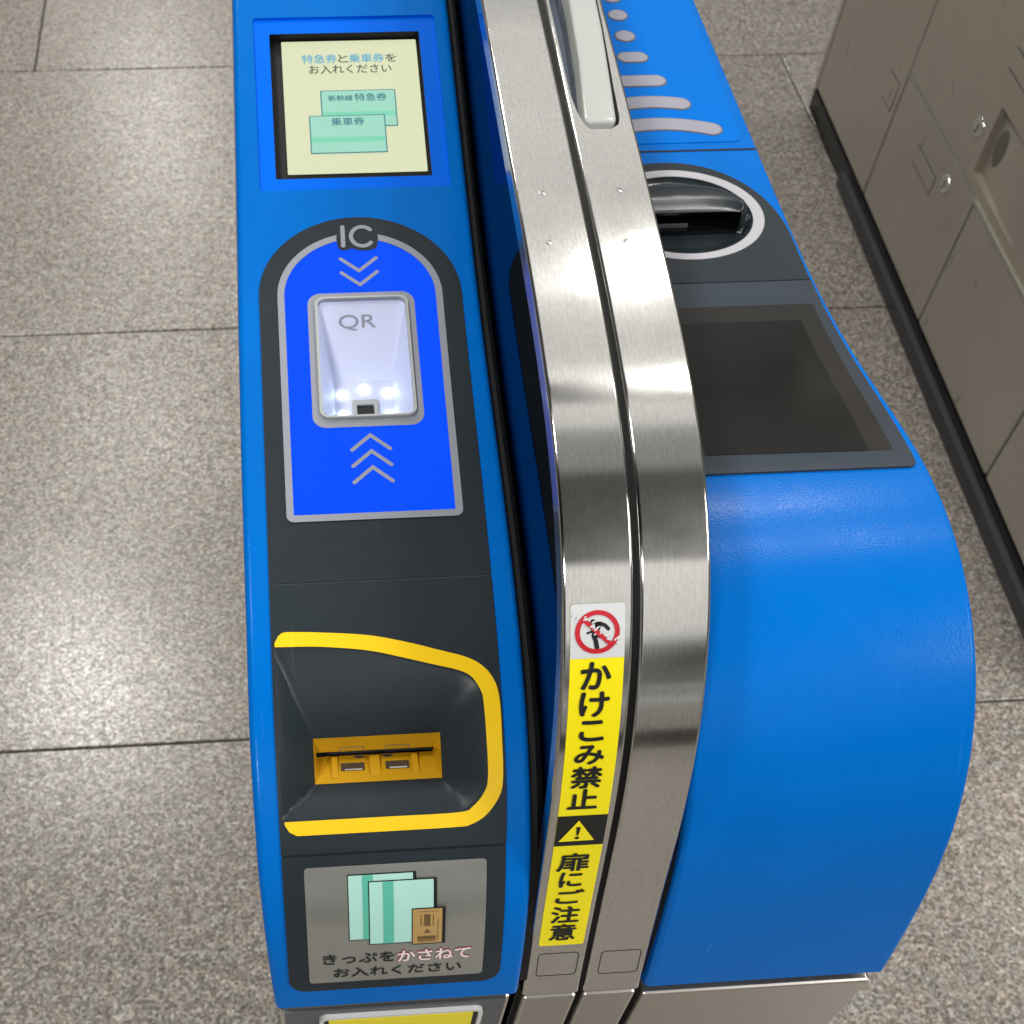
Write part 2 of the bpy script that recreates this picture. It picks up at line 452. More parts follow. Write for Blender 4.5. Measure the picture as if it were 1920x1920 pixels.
RB = [(1.5,1.0146),(1.489,1.0146),(1.4779,1.0145),(1.4669,1.0145),(1.4558,1.0145),(1.4448,1.0145),(1.4337,1.0145),(1.4227,1.0145),(1.4116,1.0145),(1.4006,1.0144),(1.3895,1.0144),(1.3785,1.0144),(1.3674,1.0144),(1.3564,1.0145),(1.3453,1.0145),(1.3343,1.0145),(1.3232,1.0145),(1.3122,1.0145),(1.3011,1.0145),(1.2901,1.0145),(1.279,1.0146),(1.268,1.0146),(1.2569,1.0146),(1.2459,1.0146),(1.2348,1.0147),(1.2238,1.0147),(1.2128,1.0147),(1.2017,1.0147),(1.1907,1.0147),(1.1796,1.0148),(1.1686,1.0148),(1.1575,1.0148),(1.1465,1.0148),(1.1354,1.0148),(1.1244,1.0148),(1.1133,1.0148),(1.1023,1.0148),(1.0912,1.0148),(1.0802,1.0148),(1.0691,1.0148),(1.0581,1.0147),(1.047,1.0147),(1.036,1.0147),(1.0249,1.0146),(1.0139,1.0146),(1.0028,1.0146),(0.9918,1.0145),(0.9807,1.0145),(0.9697,1.0144),(0.9586,1.0143),(0.9476,1.0143),(0.9365,1.0142),(0.9255,1.0142),(0.9145,1.0141),(0.9034,1.0141),(0.8924,1.014),(0.8813,1.0139),(0.8703,1.0139),(0.8592,1.0138),(0.8482,1.0137),(0.8371,1.0137),(0.8261,1.0136),(0.815,1.0135),(0.804,1.0134),(0.7929,1.0132),(0.7819,1.0131),(0.7708,1.013),(0.7598,1.0129),(0.7487,1.0128),(0.7377,1.0128),(0.7266,1.0127),(0.7156,1.0127),(0.7045,1.0128),(0.6935,1.0129),(0.6825,1.0131),(0.6714,1.0133),(0.6604,1.0137),(0.6493,1.0142),(0.6383,1.0149),(0.6273,1.0157),(0.6163,1.0166),(0.6053,1.0177),(0.5943,1.019),(0.5834,1.0205),(0.5724,1.0221),(0.5615,1.0239),(0.5506,1.0258),(0.5398,1.0277),(0.5289,1.0298),(0.5181,1.0318),(0.5072,1.0338),(0.4963,1.0357),(0.4854,1.0374),(0.4744,1.0389),(0.4635,1.0401),(0.4524,1.0408),(0.4414,1.041),(0.4303,1.0407),(0.4193,1.0397),(0.4084,1.0381),(0.3976,1.0357),(0.387,1.0326),(0.3767,1.0287),(0.3666,1.0241),(0.357,1.0188),(0.3477,1.0128),(0.3389,1.0061),(0.3307,0.9987),(0.323,0.9908),(0.3159,0.9823),(0.3094,0.9734),(0.3035,0.9641),(0.2982,0.9544),(0.2935,0.9444),(0.2892,0.9342),(0.2855,0.9238),(0.2822,0.9132),(0.2792,0.9026),(0.2766,0.8919),(0.2742,0.8811),(0.2721,0.8703),(0.2701,0.8594),(0.2682,0.8485),(0.2665,0.8376),(0.2648,0.8267),(0.2632,0.8157),(0.2617,0.8048),(0.2602,0.7938),(0.2588,0.7829),(0.2574,0.7719),(0.256,0.761),(0.2546,0.75)]
HP = [(1.5,1.1952),(1.489,1.1953),(1.4779,1.1954),(1.4669,1.1955),(1.4558,1.1956),(1.4448,1.1956),(1.4338,1.1956),(1.4227,1.1956),(1.4117,1.1956),(1.4007,1.1956),(1.3896,1.1955),(1.3786,1.1955),(1.3675,1.1954),(1.3565,1.1953),(1.3455,1.1951),(1.3344,1.195),(1.3234,1.1948),(1.3124,1.1946),(1.3013,1.1944),(1.2903,1.1942),(1.2792,1.1939),(1.2682,1.1937),(1.2572,1.1934),(1.2461,1.1931),(1.2351,1.1928),(1.2241,1.1924),(1.213,1.1921),(1.202,1.1917),(1.191,1.1913),(1.18,1.1909),(1.1689,1.1904),(1.1579,1.19),(1.1469,1.1895),(1.1358,1.189),(1.1248,1.1885),(1.1138,1.188),(1.1028,1.1874),(1.0917,1.1869),(1.0807,1.1863),(1.0697,1.1857),(1.0587,1.1851),(1.0476,1.1845),(1.0366,1.1838),(1.0256,1.1832),(1.0146,1.1825),(1.0036,1.1818),(0.9926,1.1811),(0.9815,1.1804),(0.9705,1.1796),(0.9595,1.1789),(0.9485,1.1781),(0.9375,1.1773),(0.9265,1.1765),(0.9155,1.1757),(0.9045,1.1748),(0.8935,1.174),(0.8825,1.1731),(0.8715,1.1722),(0.8605,1.1713),(0.8495,1.1704),(0.8385,1.1695),(0.8275,1.1685),(0.8165,1.1675),(0.8055,1.1665),(0.7945,1.1655),(0.7835,1.1645),(0.7725,1.1635),(0.7615,1.1624),(0.7505,1.1613),(0.7396,1.1602),(0.7286,1.1591),(0.7176,1.158),(0.7066,1.1569),(0.6956,1.1557),(0.6847,1.1546),(0.6737,1.1534),(0.6627,1.1522),(0.6517,1.151),(0.6408,1.1498),(0.6298,1.1485),(0.6188,1.1472),(0.6079,1.1459),(0.5969,1.1446),(0.5859,1.1433),(0.575,1.142),(0.564,1.1406),(0.5531,1.1392),(0.5421,1.1378),(0.5312,1.1363),(0.5203,1.1347),(0.5094,1.1331),(0.4985,1.1314),(0.4876,1.1295),(0.4767,1.1275),(0.4659,1.1253),(0.4551,1.1229),(0.4444,1.1202),(0.4338,1.1172),(0.4233,1.1137),(0.413,1.1099),(0.4028,1.1055),(0.393,1.1006),(0.3834,1.0951),(0.3742,1.089),(0.3654,1.0823),(0.3571,1.075),(0.3494,1.0672),(0.3421,1.0589),(0.3354,1.0501),(0.3292,1.041),(0.3236,1.0315),(0.3184,1.0217),(0.3137,1.0118),(0.3094,1.0016),(0.3056,0.9912),(0.3021,0.9808),(0.2989,0.9702),(0.296,0.9596),(0.2933,0.9488),(0.2908,0.9381),(0.2884,0.9273),(0.286,0.9165),(0.2837,0.9057),(0.2815,0.8949),(0.2792,0.8841),(0.2768,0.8734),(0.2745,0.8626),(0.2722,0.8518),(0.2698,0.841),(0.2675,0.8302),(0.2651,0.8194),(0.2628,0.8086),(0.2606,0.7978),(0.2583,0.787),(0.2561,0.7762),(0.254,0.7654),(0.2519,0.7545),(0.2498,0.7437)]

DS = 0.004
class Profile:
    """A side curve in (y, z); s runs from the far end towards the viewer."""
    def __init__(self, pts, y_far=None):
        q = np.array(pts, float)
        s = np.r_[0, np.cumsum(np.hypot(*np.diff(q, axis=0).T))]
        self.len = s[-1]
        g = np.arange(0, s[-1], DS)
        self.g = g
        # smooth resample (quadratic blend of the dense points)
        fine = np.linspace(0, s[-1], 2400)
        fy = np.interp(fine, s, q[:, 0])
        fz = np.interp(fine, s, q[:, 1])
        k = np.hanning(21)
        k /= k.sum()
        def sm(a):
            p = np.r_[2 * a[0] - a[10:0:-1], a, 2 * a[-1] - a[-2:-12:-1]]
            return np.convolve(p, k, 'valid')
        fy, fz = sm(fy), sm(fz)
        self.y = np.interp(g, fine, fy)
        self.z = np.interp(g, fine, fz)
        ty = np.gradient(self.y, g)
        tz = np.gradient(self.z, g)
        n = np.stack([-tz, ty], 1)
        n /= np.linalg.norm(n, axis=1)[:, None]
        if n[:, 1].mean() < 0:
            n = -n
        self.n = n
    def pos(self, x, s, h=0.0):
        y = np.interp(s, self.g, self.y)
        z = np.interp(s, self.g, self.z)
        ny, nz = self.nrm(s)
        return Vector((x, y + ny * h, z + nz * h))
    def nrm(self, s):
        ny = np.interp(s, self.g, self.n[:, 0])
        nz = np.interp(s, self.g, self.n[:, 1])
        l = math.hypot(ny, nz)
        return ny / l, nz / l
LBP, RBP, HPP = Profile(LB), Profile(RB), Profile(HP)

# ------------------------------------------------------------------ flat shapes in (x, s), later laid on a profile
def lerp_tab(tab, s):
    return float(np.interp(s, [t[0] for t in tab], [t[1] for t in tab]))
def rrect(x0, s0, x1, s1, r, n=6, taper=0.0):
    """rounded rectangle, optional rate at which x drifts with s"""
    rs = r if isinstance(r, (tuple, list)) else (r, r, r, r)   # tl tr br bl
    pts = []
    for (cx, cy, a0, rr) in ((x0 + rs[0], s0 + rs[0], PI, rs[0]), (x1 - rs[1], s0 + rs[1], 1.5 * PI, rs[1]),
                             (x1 - rs[2], s1 - rs[2], 0, rs[2]), (x0 + rs[3], s1 - rs[3], .5 * PI, rs[3])):
        if rr <= 1e-6:
            pts.append((cx, cy))
        else:
            for i in range(n + 1):
                a = a0 + i / n * PI / 2
                pts.append((cx + rr * math.cos(a), cy + rr * math.sin(a)))
    return [(x + taper * (s - s0), s) for x, s in pts]
def ellipse(cx, cs, a, b, n=48, a0=0.0, a1=2 * PI):
    full = abs(a1 - a0 - 2 * PI) < 1e-6
    m = n if full else n + 1
    return [(cx + a * math.cos(a0 + (a1 - a0) * i / n), cs + b * math.sin(a0 + (a1 - a0) * i / n)) for i in range(m)]
def smooth_pts(pts, n=6, closed=False):
    out = []
    P = [Vector(p) for p in pts]
    m = len(P)
    rng = range(m) if closed else range(m - 1)
    for i in rng:
        p0 = P[(i - 1) % m] if closed or i > 0 else P[0] * 2 - P[1]
        p1, p2 = P[i], P[(i + 1) % m]
        p3 = P[(i + 2) % m] if closed or i + 2 < m else P[-1] * 2 - P[-2]
        for k in range(n):
            t = k / n
            out.append(tuple(.5 * ((2 * p1) + (p2 - p0) * t + (2 * p0 - 5 * p1 + 4 * p2 - p3) * t * t + (3 * p1 - p0 - 3 * p2 + p3) * t ** 3)))
    if not closed:
        out.append(tuple(P[-1]))
    return out
def resample(pts, n):
    """n points evenly along a closed polygon"""
    P = np.array(list(pts) + [pts[0]], float)
    d = np.r_[0, np.cumsum(np.hypot(*np.diff(P, axis=0).T))]
    g = np.linspace(0, d[-1], n, endpoint=False)
    return [(float(np.interp(t, d, P[:, 0])), float(np.interp(t, d, P[:, 1]))) for t in g]
def stroke(pts, w, cap=6):
    """outline of a round-capped line"""
    P = [Vector((p[0], p[1])) for p in pts]
    L, Rr = [], []
    m = len(P)
    for i in range(m):
        d0 = (P[i] - P[i - 1]).normalized() if i > 0 else None
        d1 = (P[i + 1] - P[i]).normalized() if i < m - 1 else None
        d = (d0 + d1).normalized() if d0 is not None and d1 is not None else (d0 or d1)
        nn = Vector((-d.y, d.x))
        k = 1.0
        if d0 is not None and d1 is not None:
            k = 1.0 / max(.45, nn.dot(Vector((-d0.y, d0.x))))
        L.append(P[i] + nn * w / 2 * k)
        Rr.append(P[i] - nn * w / 2 * k)
    def capf(c, d):
        a0 = math.atan2(d.y, d.x)
        return [Vector((c.x + w / 2 * math.cos(a0 + PI / 2 - PI * j / cap), c.y + w / 2 * math.sin(a0 + PI / 2 - PI * j / cap))) for j in range(1, cap)]
    end = capf(P[-1], (P[-1] - P[-2]).normalized())
    start = capf(P[0], (P[0] - P[1]).normalized())
    return [tuple(v) for v in L + end + Rr[::-1] + start]
def clean(poly):
    out = []
    for p in poly:
        if not out or abs(p[0] - out[-1][0]) + abs(p[1] - out[-1][1]) > 1e-6:
            out.append((p[0], p[1]))
    if abs(out[0][0] - out[-1][0]) + abs(out[0][1] - out[-1][1]) < 1e-6:
        out.pop()
    return out
def flat_bm(polys):
    """polys: list of (outline, [holes]) -> bmesh in the (x, s) plane"""
    bm = bmesh.new()
    for item in polys:
        outer, holes = item if isinstance(item, tuple) else (item, [])
        edges = []
        for loop in [outer] + holes:
            loop = clean(loop)
            vs = [bm.verts.new((p[0], p[1], 0)) for p in loop]
            for i in range(len(vs)):
                edges.append(bm.edges.new((vs[i], vs[(i + 1) % len(vs)])))
        bmesh.ops.triangle_fill(bm, use_beauty=True, use_dissolve=False, edges=edges)
    return bm
FONT = None
def text_bm(body, width=1.0, bold=0.0):
    """glyph mesh with its origin at the lower left; returns bmesh in font units and its bounds"""
    c = bpy.data.curves.new('lettering', 'FONT')
    c.body = body
    c.size = 1.0
    c.offset = bold
    c.resolution_u = 4
    o = bpy.data.objects.new('lettering', c)
    COL.objects.link(o)
    dg = bpy.context.evaluated_depsgraph_get()
    me = bpy.data.meshes.new_from_object(o.evaluated_get(dg))
    bm = bmesh.new()
    bm.from_mesh(me)
    bpy.data.objects.remove(o)
    bpy.data.curves.remove(c)
    bpy.data.meshes.remove(me)
    bmesh.ops.remove_doubles(bm, verts=bm.verts[:], dist=1e-5)
    xs = [v.co.x for v in bm.verts]
    ys = [v.co.y for v in bm.verts]
    return bm, (min(xs), max(xs), min(ys), max(ys))
def text_fit(body, x0, x1, s_top, s_bot, bold=0.0):
    """lettering stretched to a box in (x, s)"""
    bm, (a, b_, c, d) = text_bm(body, bold=bold)
    for v in bm.verts:
        u = (v.co.x - a) / (b_ - a)
        w = (v.co.y - c) / (d - c)
        v.co = Vector((x0 + u * (x1 - x0), s_bot + w * (s_top - s_bot), 0))
    return bm
def embolden(fn, d):
    """thicker strokes: the same glyphs laid again at small offsets"""
    out = []
    for k, (dx, ds) in enumerate(((0, 0), (d, 0), (-d, 0), (0, d), (0, -d), (.7 * d, .7 * d), (-.7 * d, .7 * d))):
        b_ = fn()
        for v in b_.verts:
            v.co += Vector((dx, ds, k * 6e-6))
        out.append(b_)
    return join_bm(out)
def join_bm(bms):
    out = bmesh.new()
    for b_ in bms:
        me = bpy.data.meshes.new('tmp')
        b_.to_mesh(me)
        b_.free()
        out.from_mesh(me)
        bpy.data.meshes.remove(me)
    return out
def wrap(name, bm, prof, mats, parent, lift=0.0, skirt=0.0, hfun=None, step=1):
    """lay a flat (x, s) mesh on a profile at a height, with side walls of the given depth"""
    ss = [v.co.y for v in bm.verts]
    lo, hi = min(ss), max(ss)
    for g in prof.g[::step]:
        if lo + 1e-5 < g < hi - 1e-5:
            bmesh.ops.bisect_plane(bm, geom=bm.verts[:] + bm.edges[:] + bm.faces[:], plane_co=(0, g, 0), plane_no=(0, 1, 0), dist=1e-6)
    bm.verts.ensure_lookup_table()
    bnd = [(e.verts[0].index, e.verts[1].index) for e in bm.edges if len(e.link_faces) == 1] if skirt else []
    bm.verts.index_update()
    bnd = [(e.verts[0], e.verts[1]) for e in bm.edges if len(e.link_faces) == 1] if skirt else []
    vx, vn, fc, uv = [], [], [], []
    idx = {}
    for v in bm.verts:
        idx[v] = len(vx)
        h = lift + v.co.z + (hfun(v.co.x, v.co.y) if hfun else 0.0)
        vx.append(prof.pos(v.co.x, v.co.y, h))
        ny, nz = prof.nrm(v.co.y)
        vn.append((0, ny, nz))
        uv.append((v.co.x, v.co.y))
    for f in bm.faces:
        ids = [idx[v] for v in f.verts]
        a, b_, c = (vx[i] for i in ids[:3])
        nn = (b_ - a).cross(c - a)
        if nn.dot(Vector(vn[ids[0]])) < 0:
            ids.reverse()
        fc.append(ids)
    ntop = len(fc)
    for a, b_ in bnd:
        base = len(vx)
        for v in (a, b_):
            for h in (lift, lift - skirt):
                vx.append(prof.pos(v.co.x, v.co.y, h))
                vn.append((0, 0, 0))
                uv.append((v.co.x, v.co.y + h))
        fc.append([base, base + 2, base + 3, base + 1])
    bm.free()
    me = bpy.data.meshes.new(name)
    me.from_pydata([tuple(v) for v in vx], [], fc)
    ul = me.uv_layers.new(name='UVMap')
    for l in me.loops:
        ul.data[l.index].uv = uv[l.vertex_index]
    for p in me.polygons:
        p.use_smooth = p.index < ntop
    nrm = []
    for l in me.loops:
        nrm.append(vn[l.vertex_index])
    me.normals_split_custom_set(nrm)
    return mesh_obj(name, me, mats, parent)
def loft_bm(rings, closed=True, cap=False):
    """rings of (x, s, h) -> bmesh still in (x, s, h)"""
    bm = bmesh.new()
    R_ = [[bm.verts.new(p) for p in r] for r in rings]
    n = len(rings[0])
    for a, b_ in zip(R_[:-1], R_[1:]):
        for i in range(n if closed else n - 1):
            j = (i + 1) % n
            bm.faces.new((a[i], a[j], b_[j], b_[i]))
    if cap:
        bm.faces.new(R_[-1])
    return bm
def lay(name, bm, prof, mats, parent, smooth=True, flip_check=True):
    """map a (x, s, h) mesh onto a profile as it is"""
    ss = [v.co.y for v in bm.verts]
    lo, hi = min(ss), max(ss)
    for g in prof.g:
        if lo + 1e-5 < g < hi - 1e-5:
            bmesh.ops.bisect_plane(bm, geom=bm.verts[:] + bm.edges[:] + bm.faces[:], plane_co=(0, g, 0), plane_no=(0, 1, 0), dist=1e-6)
    bmesh.ops.recalc_face_normals(bm, faces=bm.faces[:]) if flip_check else None
    uv = {v: (v.co.x, v.co.y) for v in bm.verts}
    ul = bm.loops.layers.uv.new('UVMap')
    for f in bm.faces:
        for l in f.loops:
            l[ul].uv = uv[l.vert]
    for v in bm.verts:
        v.co = prof.pos(v.co.x, v.co.y, v.co.z)
    for f in bm.faces:
        f.smooth = smooth
    bm.normal_update()
    tot = sum(f.normal.dot(Vector((0,) + prof.nrm(uv[f.verts[0]][1]))) * f.calc_area() for f in bm.faces if f.verts[0] in uv)
    if tot < 0:
        bmesh.ops.reverse_faces(bm, faces=bm.faces[:])
    me = bpy.data.meshes.new(name)
    bm.to_mesh(me)
    bm.free()
    return mesh_obj(name, me, mats, parent)
def box_bm(x0, x1, y0, y1, z0, z1, bev=0.0, seg=2):
    bm = bmesh.new()
    bmesh.ops.create_cube(bm, size=1.0)
    for v in bm.verts:
        v.co = Vector(((x0 + x1) / 2 + v.co.x * (x1 - x0), (y0 + y1) / 2 + v.co.y * (y1 - y0), (z0 + z1) / 2 + v.co.z * (z1 - z0)))
    if bev:
        bmesh.ops.bevel(bm, geom=bm.edges[:], offset=bev, segments=seg, profile=.5, affect='EDGES')
    return bm
def cell_bm(x0, x1, s0, s1, h0, h1, bev=0.0):
    return box_bm(x0, x1, s0, s1, h0, h1, bev, 2)

def shell(name, prof, xl, xr, s0, s1, r, holes, mats, parent, z_base, y_back=None, skirt_only=None, mat_side=0):
    """curved body: top skin laid on the profile with rounded long edges, flat side walls, closed back and underside.
    xl, xr: functions of s.  skirt_only: depth of the side walls (a bent bar) instead of going down to z_base."""
    gs = [s0] + [float(g) for g in prof.g if s0 + 1e-4 < g < s1 - 1e-4] + [s1]
    mid = [(xl(s) + r, s) for s in gs] + [(xr(s) - r, s) for s in reversed(gs)]
    bm = flat_bm([(mid, holes)] if holes else [mid])
    for g in gs[1:-1]:
        bmesh.ops.bisect_plane(bm, geom=bm.verts[:] + bm.edges[:] + bm.faces[:], plane_co=(0, g, 0), plane_no=(0, 1, 0), dist=1e-6)
    vx, vn, fc, uv, sm = [], [], [], [], []
    idx = {}
    for v in bm.verts:
        idx[v] = len(vx)
        vx.append(prof.pos(v.co.x, v.co.y, 0))
        ny, nz = prof.nrm(v.co.y)
        vn.append((0, ny, nz))
        uv.append((v.co.x, v.co.y))
    for f in bm.faces:
        ids = [idx[v] for v in f.verts]
        a, b_, c = (vx[i] for i in ids[:3])
        if (b_ - a).cross(c - a).dot(Vector(vn[ids[0]])) < 0:
            ids.reverse()
        fc.append(ids)
        sm.append(True)
    bm.free()
    NA = 5
    for side in (-1, 1):
        rows = []
        for s in gs:
            x = xl(s) if side < 0 else xr(s)
            ny, nz = prof.nrm(s)
            row = []
            for k in range(NA + 1):
                a = k / NA * PI / 2
                px = x - side * r * (1 - math.sin(a))
                ph = -r * (1 - math.cos(a))
                row.append(len(vx))
                vx.append(prof.pos(px, s, ph))
                vn.append((side * math.sin(a), ny * math.cos(a), nz * math.cos(a)))
                uv.append((px + side * ph, s))
            rows.append(row)
        for r0, r1 in zip(rows[:-1], rows[1:]):
            for k in range(NA):
                q = [r0[k], r1[k], r1[k + 1], r0[k + 1]]
                fc.append(q if side > 0 else q[::-1])
                sm.append(True)
        # side wall
        if skirt_only:
            base = []
            for s in gs:
                x = xl(s) if side < 0 else xr(s)
                for h in (-r, -skirt_only):
                    base.append(len(vx))
                    vx.append(prof.pos(x, s, h))
                    vn.append((side, 0, 0))
                    uv.append((x + side * h, s))
            for i in range(len(gs) - 1):
                q = [base[2 * i], base[2 * i + 2], base[2 * i + 3], base[2 * i + 1]]
                fc.append(q if side > 0 else q[::-1])
                sm.append(True)
        else:
            ring = []
            for s in gs:
                x = xl(s) if side < 0 else xr(s)
                ring.append(len(vx))
                vx.append(prof.pos(x, s, -r))
                vn.append((side, 0, 0))
                uv.append((s, x))
            pf = prof.pos(xl(s1) if side < 0 else xr(s1), s1, 0)
            pb = prof.pos(xl(s0) if side < 0 else xr(s0), s0, 0)
            for p in ((pf.x, pf.y + .004, pf.z - .003), (pb.x, pb.y, z_base)):
                ring.append(len(vx))
                vx.append(Vector(p))
                vn.append((side, 0, 0))
                uv.append((p[1], p[2]))
            fc.append(ring if side < 0 else ring[::-1])
            sm.append(False)
    # near end lip and far end wall
    for s, front in ((s1, True), (s0, False)):
        ring = []
        pts = [prof.pos(xl(s), s, -r), prof.pos(xl(s) + r, s, 0), prof.pos(xr(s) - r, s, 0), prof.pos(xr(s), s, -r)]
        if skirt_only:
            pts += [prof.pos(xr(s), s, -skirt_only), prof.pos(xl(s), s, -skirt_only)]
        elif front:
            pts += [Vector((xr(s), pts[0].y + .05, pts[0].z - .003)), Vector((xl(s), pts[0].y + .05, pts[0].z - .003))]
        else:
            pts += [Vector((xr(s), pts[0].y, z_base)), Vector((xl(s), pts[0].y, z_base))]
        for p in pts:
            ring.append(len(vx))
            vx.append(p)
            vn.append((0, 0, 0))
            uv.append((p.x, p.z))
        fc.append(ring)
        sm.append(False)
    centre = sum((Vector(v) for v in vx), Vector()) / len(vx)
    for i, f in enumerate(fc):
        nn = Vector()
        for a in range(len(f)):
            p, q = vx[f[a]], vx[f[(a + 1) % len(f)]]
            nn += Vector(((p.y - q.y) * (p.z + q.z), (p.z - q.z) * (p.x + q.x), (p.x - q.x) * (p.y + q.y)))
        ref = sum((Vector(vn[j]) for j in f), Vector())
        if ref.length < 1e-6:
            ref = sum((vx[j] for j in f), Vector()) / len(f) - centre
        if nn.dot(ref) < 0:
            fc[i] = f[::-1]
    me = bpy.data.meshes.new(name)
    me.from_pydata([tuple(v) for v in vx], [], fc)
    ul = me.uv_layers.new(name='UVMap')
    for l in me.loops:
        ul.data[l.index].uv = uv[l.vertex_index]
    for p in me.polygons:
        p.use_smooth = sm[p.index]
    me.normals_split_custom_set([vn[l.vertex_index] for l in me.loops])
    return mesh_obj(name, me, mats, parent)

# ================================================================== FLOOR
Y0, TD = 2.7509, 0.8987
def build_floor():
    bm = bmesh.new()
    gap, bev, L = .0045, .0016, 1.2
    offs = {0: -.534, 1: 1.179, 2: .10, 3: .30}
    rnd = random.Random(7)
    tl = bm.loops.layers.float_color.new('tone')
    for k in range(-7, 8):
        yb, ya = Y0 - k * TD, Y0 - (k - 1) * TD
        off = {0: -.534, 1: 1.179, 2: .10, 3: .30}.get(k, rnd.uniform(0, L))
        if k == 0:
            pass
        n0 = int((-6 - off) / L)
        for j in range(n0, n0 + 11):
            x0, x1 = off + j * L + gap / 2, off + (j + 1) * L - gap / 2
            y0, y1 = yb + gap / 2, ya - gap / 2
            top = [bm.verts.new(p) for p in ((x0 + bev, y0 + bev, 0), (x1 - bev, y0 + bev, 0), (x1 - bev, y1 - bev, 0), (x0 + bev, y1 - bev, 0))]
            rim = [bm.verts.new(p) for p in ((x0, y0, -.0010), (x1, y0, -.0010), (x1, y1, -.0010), (x0, y1, -.0010))]
            bot = [bm.verts.new((v.co.x, v.co.y, -.012)) for v in rim]
            t_ = rnd.uniform(.93, 1.06)
            fs = [bm.faces.new(top)]
            for i in range(4):
                j2 = (i + 1) % 4
                fs.append(bm.faces.new((rim[i], rim[j2], top[j2], top[i])))
                fs.append(bm.faces.new((bot[i], bot[j2], rim[j2], rim[i])))
            for f in fs:
                for l in f.loops:
                    l[tl] = (t_, t_ * rnd.uniform(.995, 1.0), t_ * .99, 1)
    for f in bm.faces:
        f.material_index = 0
    q = [bm.verts.new(p) for p in ((-8, -6, -.005), (8, -6, -.005), (8, 12, -.005), (-8, 12, -.005))]
    bm.faces.new(q).material_index = 1
    o = bm_obj('floor', bm, [GRANITE, GROUT])
    o['kind'] = 'structure'
    return o
build_floor()

# ================================================================== LEFT GATE MACHINE: card reader, ticket slot, left guide rail
GL = thing('ticket_gate', 'blue ticket gate with lit blue card panel, yellow ticket slot and yellow warning sticker', 'ticket gate', (0, 0, 0))
def sgn(f):
    return f
XL_T = [(0, -.0245), (.652, -.0247), (.7116, -.0253), (.7754, -.0262), (.837, -.0272), (.91, -.0283), (1.0, -.0289), (1.117, -.0290), (1.171, -.0296), (1.246, -.0288), (1.281, -.0278), (1.315, -.0266), (1.3535, -.0251)]
xl_L = lambda s: lerp_tab(XL_T, s)
xr_L = lambda s: lerp_tab([(0, .1205), (1.25, .1205), (1.3535, .1190)], s)
L_END = 1.3535
# openings in the blue shell
frame_o = rrect(-.0115, .6687, .1102, .8083, .0022, 4)
frame_i = rrect(-.0010, .6810, .0992, .7982, .0010, 4)
QT = -.010
win_rim = rrect(.0203, .8945, .0740, .9797, .0045, 6, QT)
rim_top = [(-.0143, 1.1238), (.0104, 1.1247), (.0358, 1.1279), (.056, 1.1331), (.0841, 1.1413), (.0893, 1.1438)]
rim_right = [(.0893, 1.1438), (.0932, 1.1478), (.0953, 1.1535), (.0957, 1.16), (.0958, 1.1975), (.0935, 1.2053), (.0872, 1.2120)]
rim_bot = [(.0872, 1.2120), (.0795, 1.2150), (.03, 1.2152), (-.0140, 1.2154)]
def open_rs(pts, n):
    P = np.array(smooth_pts(pts, 8) if len(pts) > 2 else pts, float)
    d = np.r_[0, np.cumsum(np.hypot(*np.diff(P, axis=0).T))]
    g = np.linspace(0, d[-1], n + 1)[:-1]
    return [(float(np.interp(t, d, P[:, 0])), float(np.interp(t, d, P[:, 1]))) for t in g]
NS = 22
slot_rim = open_rs(rim_top, NS) + open_rs(rim_right, NS) + open_rs(rim_bot, NS) + open_rs([(-.0140, 1.2154), (-.0143, 1.1238)], NS)
MX0, MX1, MS0, MS1, MH = .0044, .0742, 1.1726, 1.1997, -.0165
slot_in = open_rs([(MX0, MS0), (MX1, MS0)], NS) + open_rs([(MX1, MS0), (MX1, MS1)], NS) + open_rs([(MX1, MS1), (MX0, MS1)], NS) + open_rs([(MX0, MS1), (MX0, MS0)], NS)

shell('cabinet', LBP, xl_L, xr_L, .02, L_END, .0042, [frame_o, win_rim, slot_rim], BLUE, GL, .785)

def strip(name, prof, x0, x1, s0, s1, lift, mat, parent):
    return wrap(name, flat_bm([[(x0, s0), (x1, s0), (x1, s1), (x0, s1)]]), prof, mat, parent, lift)
# --- display
disp = lay('display_screen', loft_bm([[(x, s, 0.0) for x, s in frame_o], [(x, s, -.0018) for x, s in frame_o], [(x, s, -.0018) for x, s in frame_i]]), LBP, BLUE_FRAME, GL, smooth=False)
lay('screen_recess', loft_bm([[(x, s, -.0018) for x, s in frame_i], [(x, s, -.0085) for x, s in frame_i]], cap=True), LBP, BLACK, disp, smooth=False)
SD = -.0070
def sx(x):
    return .05 + (x - .05) * 1.007
def ssc(s):
    return s - .0073
wrap('lit_image', flat_bm([rrect(.0068, .6826, .0973, .7905, .0006, 2)]), LBP, SCREEN_LIT, disp, SD)
def scr_rect(x0, s0, x1, s1):
    return rrect(sx(x0), ssc(s0), sx(x1), ssc(s1), .0002, 1)
def scr_text(body, x0, x1, s0, s1, mat, lift=.0006, bold=0):
    return wrap('screen_lettering', embolden(lambda: text_fit(body, sx(x0), sx(x1), ssc(s0), ssc(s1)), .00010), LBP, mat, disp, SD + lift)
cw = (.0828 - .0203) / 8.0
scr_text('特急券', .0203, .0203 + 3 * cw - .0004, .7018, .7092, SCREEN_CYAN)
scr_text('と', .0203 + 3 * cw + .0006, .0203 + 4 * cw - .0008, .7024, .7088, SCREEN_INK)
scr_text('乗車券', .0203 + 4 * cw, .0203 + 7 * cw - .0004, .7020, .7092, SCREEN_CYAN)
scr_text('を', .0203 + 7 * cw + .0006, .0828, .7024, .7090, SCREEN_INK)
scr_text('お入れください', .0245, .0790, .7108, .7180, SCREEN_INK)
